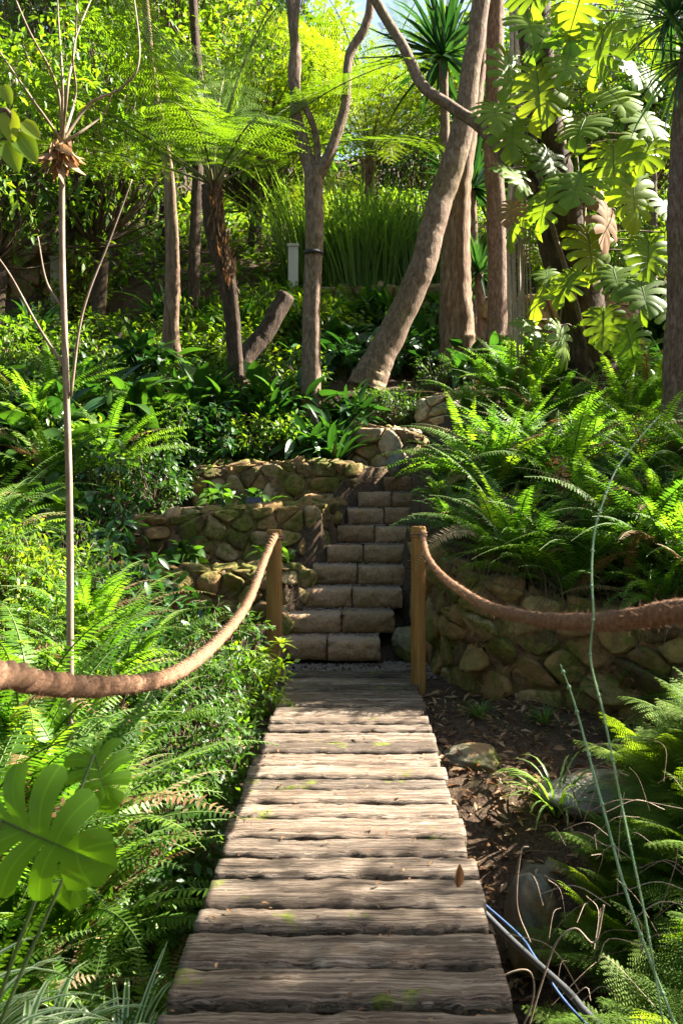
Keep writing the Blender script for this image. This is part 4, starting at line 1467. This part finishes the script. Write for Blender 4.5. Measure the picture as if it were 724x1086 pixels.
# left slope shrubs up to the back
for k in range(46):
    x = random.uniform(-4.6, -1.35)
    y = random.uniform(7.2, 10.8)
    if x < -.4 * y - .3 or (x > -2.1 and y < 9.9):
        continue
    if k % 3 == 0:
        put('sword_fern', 'fern', FERNB, x, y, 'arching sword fern among the shrubs left of the stone terraces', 'ferns on the left slope', 1.15, .25)
        continue
    if k % 3 == 1:
        put('broadleaf_plant', 'plant', BRD + ASP, x, y, 'broad-leaved plant among the shrubs left of the stone terraces', 'broad-leaved plants on the left slope', 1.4, .15)
        continue
    put('leafy_shrub', 'shrub', SH + SHB + SHD, x, y, 'dense mid-green shrub left of the stone terraces, ' + ('lower on the slope' if y < 9 else 'higher on the slope') + (', at the left edge' if x / y < -.3 else ', nearer the walls'), 'shrubs on the left slope', 1.1, .34)
for k in range(26):
    x = random.uniform(-4.4, -.7)
    y = random.uniform(10.3, 12.1)
    if k % 2:
        put('strap_leaf_plant', 'plant', CLV + ASP + BRD, x, y, 'dark broad strap-leaved plant on the back left slope, ' + ('left of the sapling' if x / y < -.3 else 'right of the sapling'), 'strap-leaved plants at the back left', 1.25, .05)
        continue
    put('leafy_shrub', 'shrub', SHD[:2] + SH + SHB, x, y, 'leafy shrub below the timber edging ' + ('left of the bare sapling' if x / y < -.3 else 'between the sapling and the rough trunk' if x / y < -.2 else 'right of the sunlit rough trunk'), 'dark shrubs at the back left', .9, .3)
for (x, y, s_) in ((-2.3, 8.3, .9), (-2.0, 9.3, .8), (-2.3, 8.8, 1.0), (-1.95, 9.7, .7), (-1.7, 10.3, .8), (-1.3, 10.4, .7), (-2.1, 9.9, .9)):
    put('leafy_shrub', 'shrub', SHD + SH, x, y, 'dark shrub spilling over the left ends of the stone terraces', 'shrubs at the left terrace ends', s_, .25)
for (x, y) in ((-1.0, 9.55), (-1.4, 9.4), (-.75, 8.4), (-1.5, 8.35), (-1.15, 10.3), (-.8, 10.35)):
    put('broadleaf_plant', 'plant', BRD, x, y, 'low broad-leaved plant growing on a left stone terrace', 'plants on the left terraces', .6, 0)
for (x, y) in ((-.55, 10.25), (-.25, 10.35), (-.05, 10.75), (-.75, 10.55), (-.45, 11.0), (-.1, 11.2), (-.35, 10.7), (-1.0, 10.8)):
    put('strap_leaf_plant', 'plant', CLV + ASP, x, y, 'dark strap-leaved clivia behind the third rubble wall', 'strap-leaved plants above the third wall', 1.0)
for (x, y) in ((-.2, 12.2), (.2, 12.4), (.5, 12.6), (-.6, 12.5), (.0, 13), (.9, 12.9), (.45, 13.4), (1.0, 13.5), (-.4, 13.6)):
    put('strap_leaf_plant', 'plant', ASP, x, y, 'glossy dark aspidistra clump behind the leaning trunk', 'aspidistras behind the leaning trunk', 1.2)
for (x, y) in ((.45, 10.95), (.2, 11.0), (.65, 11.35), (1.0, 11.5)):
    put('twiggy_shrub', 'shrub', SH, x, y, 'small twiggy shrub on top of the ochre wall end', 'twiggy shrubs above the ochre wall', .6, .3)
for (x, y) in ((1.35, 11.6), (1.7, 11.7), (2.0, 12.0), (1.5, 12.3), (2.4, 12.1), (2.9, 12.1), (3.3, 11.5), (3.8, 11.8)):
    put('broadleaf_plant', 'plant', BRD + ASP, x, y, 'bright broad-leaved plant between the middle trunks and the monstera', 'plants at the foot of the middle trunks', 1.1)
# mid terrace
for k in range(34):
    x = random.uniform(-5.2, 4.8)
    y = random.uniform(13.6, 15.8)
    put('broadleaf_plant', 'plant', BRD + CLV + SHB, x, y, 'leafy plant on the middle terrace, ' + ('left of the tree fern' if x < -2.2 else 'between the tree fern and the leaning trunk' if x < 1.2 else 'right of the leaning trunk'), 'plants on the middle terrace', 1.25, .1)
for k in range(20):
    x = random.uniform(-5.2, .2)
    y = random.uniform(13.0, 16.6)
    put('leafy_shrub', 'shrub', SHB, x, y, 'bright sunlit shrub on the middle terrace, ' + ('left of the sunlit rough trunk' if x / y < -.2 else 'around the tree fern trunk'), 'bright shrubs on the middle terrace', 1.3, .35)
for (x, y) in ((.0, 16.6), (.5, 16.7), (1.0, 16.6), (-.3, 17.0), (.7, 17.1), (1.4, 17.0), (-.8, 16.8), (1.2, 17.4), (.2, 17.5), (1.8, 16.7)):
    put('tall_grass', 'grass clump', TALL, x, y, 'tall sunlit grass clump on the upper terrace behind the forked tree', 'tall grass on the upper terrace', 1.45)

# bottom right: lacy ferns, liriope, grass
for k in range(150):
    x = random.uniform(.85, 2.5)
    y = random.uniform(2.1, 5.1)
    if x > .346 * y + .35 or x < .225 * y + .2 or (y > 4.3 and x < 1.45):
        continue
    put('lacy_fern', 'fern', LACY, x, y, 'feathery light green fern at the lower right, ' + ('next to the silver pipe' if x / y < .3 else 'at the right edge') + (', higher up' if y > 3.4 else ', lower down'), 'feathery ferns at the lower right', .9, .03)
put('liriope', 'grass plant', LIR, 1.05, 4.95, 'arching strap-leaved tuft above the grey-green boulder', None, 1.15)
for (x, y) in ((1.2, 6.0), (1.6, 5.85), (.8, 6.1), (1.9, 5.5), (1.7, 5.2), (2.2, 5.4)):
    put('grass_tuft', 'grass tuft', LIR, x, y, 'thin grass tuft at the foot of the right retaining wall', 'grass tufts by the right wall', .6)
for (x, y) in ((1.9, 5.0), (2.2, 4.9), (1.75, 4.6), (2.3, 5.3), (1.5, 4.4)):
    put('sword_fern', 'fern', FERNS + LACY, x, y, 'small fern between the right wall and the feathery ferns', 'small ferns below the right wall', 1.0)

# ------------------------------------------------------------------ background trees and wood
FT = [bush(400 + k, (1.7, 1.7, 1.9), 150, 30, .16, .07, 'far', base=(0, 0, -1.9), clump=.42, shell=.25, twigr=.014).mesh('crown', [M[mm], M['twig']]) for k, mm in enumerate(('far', 'bright', 'shrub'))]


def bgtree(x, y, h, s, k, label, group):
    z = Hs(x, y)
    t = thing('garden_tree', label, 'tree', (x, y, z - .2), 0, group)
    link('trunk', trunk_mesh('trunk', [([np.array([0, 0, 0.]), np.array([.1, .1, h * .5]), np.array([0, 0, h])], [.14, .1, .05])], 'bark_dark', .15, 9, 6), t)
    link('crown', FT[k], t, (0, 0, h), (0, 0, random.uniform(0, 6)), s)


GL = ['bushy bright tree at the far left edge, nearest of the back row', 'bushy bright tree behind the bare sapling on the left', 'pale tall tree at the top left corner', 'bright tree above the left trunks at the top of the picture',
      'small bright tree behind the large tree fern', 'darker tree behind the forked tree', 'tallest pale tree beyond the top left corner', 'dark tall tree behind the left trees', 'bright tree behind the monstera trunk', 'bright tree between the monstera and the right edge trunk',
      'pale tree beyond the right edge trunk', 'pale tree behind the cream house side of the monstera', 'small bright tree seen through the monstera leaves', 'small bright tree close behind the right edge trunk']
for (x, y, h, s, k) in ((-5.6, 14.5, 3.2, 1.0, 1), (-4.3, 15.5, 3.6, 1.05, 1), (-5.4, 17.5, 4.6, 1.2, 0), (-3.8, 18.5, 5.0, 1.2, 1), (-2.0, 18.0, 3.0, 1.0, 1), (-1.6, 20.5, 4.0, 1.1, 2),
                        (-6.5, 20, 5.5, 1.3, 0), (-4.6, 21, 6.0, 1.3, 2), (2.9, 17.5, 3.4, 1.0, 1), (4.2, 16.2, 3.0, 1.0, 1), (5.4, 17.5, 3.6, 1.1, 0), (4.0, 19.5, 3.2, 1.1, 0), (3.6, 14.6, 1.6, .6, 1), (5.6, 14.2, 1.6, .7, 1)):
    bgtree(x, y, h, s, k, GL.pop(0), 'garden trees on the upper slope')
for (x, y, h, s, k) in ((-9, 27, 5, 2.0, 0), (-5.5, 28, 5, 2.0, 0), (-2.2, 27, 2.6, 1.5, 0), (1.6, 30, 1.6, 1.4, 0), (4.5, 28, 1.8, 1.4, 0), (-7, 34, 6, 2.2, 0), (3.0, 34, 2.5, 1.7, 0), (9, 30, 1.4, 1.4, 0), (12, 34, 4, 2, 0)):
    bgtree(x, y, h, s, k, 'pale tall tree far up the hill, blurred against the sky', 'far trees on the hilltop')
# unseen trees added past the right edge to shade the deck and steps
for (x, y, h, s, k, lab) in ((5.9, 10.9, 3.2, .5, 1, 'added shade tree beyond the right edge, level with the foot of the steps'), (5.6, 8.3, 3.9, .4, 2, 'small added shade tree beyond the right edge, level with the far bridge end'), (7.4, 14.6, 3.0, 1.0, 2, 'added shade tree beyond the right edge, level with the top of the steps'), (5.5, 4.2, 5.2, .62, 1, 'unseen shade tree added right of the near half of the bridge')):
    bgtree(x, y, h, s, k, lab, None)

for (x, y, h, s, k, lab) in ((-4.2, -1.5, 4.0, 1.3, 2, 'added sky-blocking tree behind the viewer on the left'), (3.2, -3.0, 4.2, 1.4, 2, 'added sky-blocking tree behind the viewer on the right'), (-.2, -5.0, 4.4, 1.5, 1, 'added sky-blocking tree straight behind the viewer'), (-4.6, 3.4, 4.0, 1.2, 2, 'added sky-blocking tree beyond the left edge beside the bridge'), (-6.0, 7.5, 4.0, 1.3, 2, 'added sky-blocking tree beyond the left edge beside the terraces'), (5.0, .2, 3.6, 1.2, 2, 'added sky-blocking tree on the right beside the viewer')):
    bgtree(x, y, h, s, k, lab, None)  # out-of-view trees added around the viewer to cut the sky fill
# ------------------------------------------------------------------ small built things
t = thing('timber_edging', 'long brown timber retaining edge at the back left', 'retaining edge', (-5.2, 14.0, 3.0))
for k in range(2):
    g = Geo()
    z0 = .12 + .2 * k
    V = np.array([(0, 0, z0), (2.6, 0, z0), (2.6, .06, z0), (0, .06, z0), (0, 0, z0 + .19), (2.6, 0, z0 + .19), (2.6, .06, z0 + .19), (0, .06, z0 + .19)])
    g.add(V, [(0, 1, 5, 4), (1, 2, 6, 5), (2, 3, 7, 6), (3, 0, 4, 7), (4, 5, 6, 7), (3, 2, 1, 0)], None, .5)
    link('board', g.mesh('board', [M['timber']], False), t)
for k in range(4):
    g = Geo()
    tube(g, [(.1 + .8 * k, -.06, -.1), (.1 + .8 * k, -.06, .68)], .05, 10, .5)
    link('post', g.mesh('edge_post', [M['timber']]), t)
t = thing('path_lamp', 'small dark lantern lamp on the terrace below the third wall', 'lamp', (-.98, 9.05, Hs(-.98, 9.05)))


def boxg(g, c, s, taper=1.0, mat=0):
    c = np.array(c); s = np.array(s) / 2
    V = np.array([(-1, -1, -1), (1, -1, -1), (1, 1, -1), (-1, 1, -1), (-taper, -taper, 1), (taper, -taper, 1), (taper, taper, 1), (-taper, taper, 1)], float) * s + c
    g.add(V, [(0, 1, 5, 4), (1, 2, 6, 5), (2, 3, 7, 6), (3, 0, 4, 7), (4, 5, 6, 7), (3, 2, 1, 0)], None, .5, .5, mat)


g = Geo(); boxg(g, (0, 0, .07), (.11, .11, .14), .9); link('lamp_body', g.mesh('lamp_body', [M['lampglass']], False), t)
g = Geo(); boxg(g, (0, 0, .165), (.17, .17, .05), .75); link('lamp_cap', g.mesh('lamp_cap', [M['lampmetal']], False), t)
g = Geo(); boxg(g, (0, 0, -.03), (.13, .13, .06), 1); link('lamp_base', g.mesh('lamp_base', [M['lampmetal']], False), t)
t = thing('plant_plaque', 'small grey plaque on a stake above the pale wall', 'plaque', P(467, 414, 11.5))
g = Geo(); boxg(g, (0, 0, .05), (.13, .012, .06)); link('plate', g.mesh('plate', [M['plaque']], False), t)
g = Geo(); tube(g, [(0, .012, -.2), (0, .012, .05)], .008, 6); link('stake', g.mesh('stake', [M['plaque']]), t)
# purple flowers
g = Geo()
n_ = 90
c = np.stack([q.uniform(-.2, .2, n_), q.uniform(-.06, .06, n_), q.uniform(.03, .13, n_)], -1)
stamp(g, leaf_t(1, .8, 2, .2, .1), frames(norm(q.normal(0, 1, (n_, 3))), norm(q.normal(0, 1, (n_, 3)))), c, .022, q.uniform(0, 1, n_), 1)
n_ = 160
c = np.stack([q.uniform(-.24, .24, n_), q.uniform(-.08, .08, n_), q.uniform(0, .08, n_)], -1)
stamp(g, leaf_t(1, .4, 2, .2, .1), frames(norm(q.normal(0, 1, (n_, 3)) + [0, 0, .6]), norm(q.normal(0, 1, (n_, 3)))), c, .05, q.uniform(0, 1, n_), 0)
tag(link('flowering_plant', g.mesh('flowering_plant', [M['shrub'], M['flower']]), None, (-1.22, 9.0, Hs(-1.22, 9.0))), 'low plant with tiny purple flowers beside the lantern lamp', 'flowers')
# white posts
for (px, py, Y, lab) in ((311, 262, 15.8, 'short white post beside the forked trunk'), (60, 275, 16.0, 'pale post at the far left of the upper terrace')):
    p = P(px, py, Y)
    g = Geo(); zb = Hs(p[0], Y) - .1
    boxg(g, (0, 0, (p[2] - zb) / 2), (.16, .16, p[2] - zb)); boxg(g, (0, 0, p[2] - zb + .02), (.2, .2, .04))
    tag(link('white_post', g.mesh('white_post', [M['whitepaint']], False), None, (p[0], Y, zb)), lab, 'post')
# grey stone garden wall far left
g = Geo()
wall('grey block garden wall glimpsed at the far left behind the shrubs', [(-7.5, 16.4), (-6, 16.3), (-4.6, 16.4)], 4.3, [5.5, 5.5, 5.5], seed=21, size=.35)
# small building upper right
p = P(705, 170, 22)
t = thing('garden_house', 'small cream house with a pale roof at the upper right edge', 'house', (p[0] + 2.2, 23.5, Hs(p[0], 22) - .3))
hz = p[2] + .2 - (Hs(p[0], 22) - .3)
g = Geo(); boxg(g, (0, 0, hz / 2), (4.6, 3, hz)); link('wall', g.mesh('house_wall', [M['wallpaint']], False), t)
g = Geo()
V = np.array([(-2.6, -1.9, hz), (2.6, -1.9, hz), (2.6, 1.9, hz), (-2.6, 1.9, hz), (-2.6, -1.9, hz + .12), (2.6, -1.9, hz + .12), (2.6, 1.9, hz + .12), (-2.6, 1.9, hz + .12), (-2.0, 0, hz + .9), (2.0, 0, hz + .9)])
g.add(V, [(0, 1, 5, 4), (1, 2, 6, 5), (2, 3, 7, 6), (3, 0, 4, 7), (4, 5, 9, 8), (6, 7, 8, 9), (3, 2, 1, 0)], [(5, 6, 9), (7, 4, 8)])
link('roof', g.mesh('house_roof', [M['whitepaint']], False), t)
g = Geo(); boxg(g, (-1.2, -1.5, hz * .55), (.9, .08, .8)); link('window', g.mesh('window', [M['lampglass']], False), t)

# pipes, bottom right
g = Geo()
tube(g, catmull([P(500, 955, 3.9), P(545, 1000, 3.65), P(600, 1050, 3.3), P(645, 1095, 3.05), (1.2, 2.6, -.5)], 10), .013, 10, .5)
tag(link('water_pipe', g.mesh('water_pipe', [M['metal']])), 'shiny silver pipe emerging from under the bridge at the lower right', 'pipe')
g = Geo()
tube(g, catmull([P(500, 948, 3.95), P(550, 992, 3.7), P(570, 1020, 3.5), P(620, 1085, 3.2), (1.1, 2.6, -.5)], 10), .005, 8, .5)
tag(link('garden_hose', g.mesh('garden_hose', [M['bluepipe']])), 'thin blue hose beside the silver pipe', 'hose')

# green canes in the right foreground
def cane(pts, Ys, r0, label, nn=9):
    c = catmull([P(x, y, Y) for (x, y), Y in zip(pts, Ys)], 16)
    g = Geo()
    tube(g, c, r0 * np.interp(np.linspace(0, 1, len(c)), [0, .35, 1], [.35, .9, 1]), 8, .5, 0, .1)
    st_ = max(4, len(c) // nn)
    for k in range(st_ // 2, len(c) - 2, st_):
        d = norm(c[k + 1] - c[k])
        tube(g, [c[k] - d * r0 * 1.6, c[k], c[k] + d * r0 * 1.6], [r0 * .9, r0 * 1.6, r0 * .9], 8, .5, 0)
        s_ = norm(np.cross(d, [0, 1, 0])) * random.choice([-1, 1])
        tube(g, [c[k], c[k] + s_ * r0 * 2.2 + d * r0], [r0 * .8, r0 * .2], 5, .5, 1)
    tag(link('vine_cane', g.mesh('vine_cane', [M['cane'], M['palestem']])), label, 'vine')


cane([(700, 440), (680, 462), (655, 495), (640, 530), (630, 565), (627, 610), (629, 655), (626, 700), (640, 760), (660, 860), (685, 980), (705, 1100)], [2.15, 2.1, 2.05, 2.0, 1.97, 1.93, 1.9, 1.9, 1.9, 1.9, 1.9, 1.9], .0022, 'long jointed green cane hanging across the right rope', 13)
cane([(594, 705), (610, 750), (640, 860), (668, 960), (720, 1100)], [2.4, 2.4, 2.3, 2.2, 2.1], .0034, 'shorter green cane with a cut tip below the right rope', 9)

# dry brown stems hanging from the bank and curling vines
g = Geo()
for k in range(150):
    x = random.uniform(.75, 2.9)
    y = float(np.interp(x, RW[:, 0], RW[:, 1])) + .1
    z = Hs(x, y + .15)
    a = random.uniform(-1, 1)
    l_ = random.uniform(.2, .55)
    tube(g, catmull([(x, y + .15, z + random.uniform(0, .25)), (x + a * l_ * .5, y - .12, z + random.uniform(-.05, .15)), (x + a * l_, y - .2, z - random.uniform(.0, .35))], 5), random.uniform(.0012, .003), 3, .5, 0, cap=False)
tag(link('dead_fern_stems', g.mesh('dead_fern_stems', [M['twig']])), kind='stuff')
g = Geo()
for (pts, Y) in (([(562, 1000), (548, 960), (552, 905), (560, 898)], 3.4), ([(524, 1080), (530, 1040), (560, 1030), (565, 1060), (545, 1110)], 2.9), ([(560, 1090), (575, 1040), (590, 1000), (610, 985), (630, 1000), (640, 960)], 3.0)):
    tube(g, catmull([P(a, b_, Y) for a, b_ in pts], 10), .003, 6, .5, 0, .15)
tag(link('curling_vine', g.mesh('curling_vine', [M['palestem']])), 'dry tan vine curling beside the lower right edge of the planks', 'vine')
g = Geo()
for k in range(70):
    Y = random.uniform(2.3, 3.9)
    p = P(random.uniform(570, 740), random.uniform(820, 1090), Y)
    d = norm(np.array([random.gauss(0, 1), random.gauss(0, .6), random.gauss(.4, .6)]))
    l_ = random.uniform(.1, .3)
    tube(g, catmull([p, p + d * l_ * .5 + [0, 0, .03], p + d * l_ + [random.gauss(0, .05), 0, -.02]], 4), .0012, 3, .5, k % 2, cap=False)
tag(link('dry_twigs', g.mesh('dry_twigs', [M['palestem'], M['twig']])), kind='stuff')

# litter and gravel
def litter(name, n_, fx, L, mats, flat=.35, lift=.012):
    xy = np.array([fx() for _ in range(n_)])
    z = H(xy[:, 0], xy[:, 1]) + lift + rng.uniform(0, .03, n_)
    g = Geo()
    d = norm(np.stack([rng.normal(0, 1, n_), rng.normal(0, 1, n_), rng.normal(0, flat, n_)], -1))
    F = frames(d, norm(rng.normal(0, flat, (n_, 3)) + [0, 0, 1]))
    stamp(g, leaf_t(1, .4, 2, .5, .15), F, np.column_stack([xy, z]), rng.uniform(*L, n_), rng.uniform(0, 1, n_))
    tag(link(name, g.mesh(name, mats)), kind='stuff')


litter('leaf_litter', 2600, lambda: (random.uniform(.45, 2.6), random.uniform(4.0, 6.6)), (.03, .08), [M['dead']])
litter('step_litter', 260, lambda: (lambda k_: (random.uniform(SXL[k_], SXR[k_]), 0))(random.randrange(10)), (.02, .05), [M['dead']]) if 0 else None
litter('fallen_leaves', 1500, lambda: (random.uniform(-4.5, 4.5), random.uniform(9.8, 15.8)), (.04, .1), [M['dead']])
def cover(name, n_, fx, L, mats, hmax):
    xy = np.array([fx() for _ in range(n_)])
    dens = np.sin(xy[:, 0] * 2.1 + 1) * np.sin(xy[:, 1] * 1.7) + rng.normal(0, .5, n_)
    xy = xy[dens > -.5]
    n_ = len(xy)
    z = H(xy[:, 0], xy[:, 1]) + .02 + rng.uniform(0, 1, n_) ** 1.5 * hmax
    g = Geo()
    d = norm(np.stack([rng.normal(0, 1, n_), rng.normal(0, 1, n_) - .3, rng.normal(.1, .4, n_)], -1))
    F = frames(d, norm(rng.normal(0, .45, (n_, 3)) + [0, -.3, 1]))
    stamp(g, leaf_t(1, .6, 2, .3, .3, 'heart'), F, np.column_stack([xy, z]), rng.uniform(*L, n_), np.clip(rng.normal(.45, .2, n_), 0, 1))
    tag(link(name, g.mesh(name, mats)), kind='stuff')


cover('ground_cover', 26000, lambda: (random.uniform(-8, 8), random.uniform(14.2, 26)), (.08, .17), [M['bright']], .35)
cover('ivy_cover', 9000, lambda: (random.uniform(-5, -1.0), random.uniform(9.9, 14)), (.05, .1), [M['shrub']], .25)
cover('bank_cover', 9000, lambda: (random.uniform(-3.2, -.85), random.uniform(1.6, 7.3)), (.03, .07), [M['shrub']], .2)

n_ = 3800
g = Geo()
ico = np.array([(1, 0, 0), (-1, 0, 0), (0, 1, 0), (0, -1, 0), (0, 0, 1), (0, 0, -1)], float)
tri = np.array([(0, 2, 4), (2, 1, 4), (1, 3, 4), (3, 0, 4), (2, 0, 5), (1, 2, 5), (3, 1, 5), (0, 3, 5)])
xx = rng.uniform(-.75, .6, n_); yy = rng.uniform(7.0, 7.5, n_)
k2 = n_ // 3
k_ = rng.integers(0, 10, k2)     # crumbs on treads
yy[:k2] = SY[k_] + rng.uniform(.2, .34, k2)
xx[:k2] = SXL[k_] + (SXR[k_] - SXL[k_]) * rng.random(k2)
zz = np.where(np.arange(n_) < k2, 0, H(xx, yy) + .01)
zz[:k2] = .17 + .165 * k_ + .01
s_ = rng.uniform(.004, .013, n_)
V = (ico[None] * rng.uniform(.6, 1.2, (n_, 6, 1)) * s_[:, None, None]) + np.column_stack([xx, yy, zz])[:, None]
g.add(V.reshape(-1, 3), None, (tri[None] + np.arange(n_)[:, None, None] * 6).reshape(-1, 3), .5)
tag(link('gravel', g.mesh('gravel', [M['gravel']], False)), kind='stuff')
# bits on deck
g = Geo()
stamp(g, leaf_t(1, .45, 4, .9, .1), frames(np.array([[.1, .1, 1.]]), np.array([0, -1., .2])), np.array([[.345, 3.21, .004]]), .075, .35)
tag(link('dead_leaf', g.mesh('dead_leaf', [M['dead']])), 'single dark curled leaf standing upright on the planks', 'leaf')
n_ = 170
g = Geo()
dd = np.column_stack([rng.normal(0, 1, (n_, 2)), rng.normal(0, .15, n_)])
stamp(g, leaf_t(1, .5, 2, .5, .1), frames(dd, [0, 0, 1.]), np.column_stack([rng.uniform(-.48, .4, n_), rng.uniform(2.3, 7, n_), np.full(n_, .008)]), rng.uniform(.006, .03, n_), rng.uniform(0, .7, n_))
tag(link('plank_crumbs', g.mesh('plank_crumbs', [M['dead']])), kind='stuff')

# foreground monstera plant, lower left
b = np.array([-.78, 1.65, Hs(-.78, 1.65)])
t = thing('monstera_plant', 'large bright split-leaf monstera at the lower left in front of the ferns', 'monstera', b)
M['fresh'] = leaf_mat('fresh_leaf_green', [(0, (.07, .19, .015)), (1, (.13, .27, .02))], .5, .4, .35, tr_mul=(2.0, 2.0, .4))
lb = monstera_leaf(500, 'fresh', .36, 5, .3)
g = Geo()
from mathutils import Matrix, Vector
for (px, py, Y, s, tip, nm) in ((2, 870, 1.75, .60, (.9, -.1, -.38), (-.15, -1, .25)), (100, 800, 2.0, .34, (.35, -.2, -.9), (.2, -1, .5)), (85, 890, 1.9, .36, (-.1, -.3, -.9), (.1, -1, .3))):
    p = P(px, py, Y)
    F = frames(np.array([tip]), np.array(nm))[0]
    o = link('leaf', lb, t)
    o.matrix_local = Matrix.Translation(Vector(p - b)) @ Matrix(F.tolist()).to_4x4() @ Matrix.Scale(s, 4)
    tube(g, catmull([np.zeros(3), (p - b) * .5 + [-.05, 0, .05], p - b], 6), .004, 6, .5)
link('stems', g.mesh('stems', [M['stem']]), t)
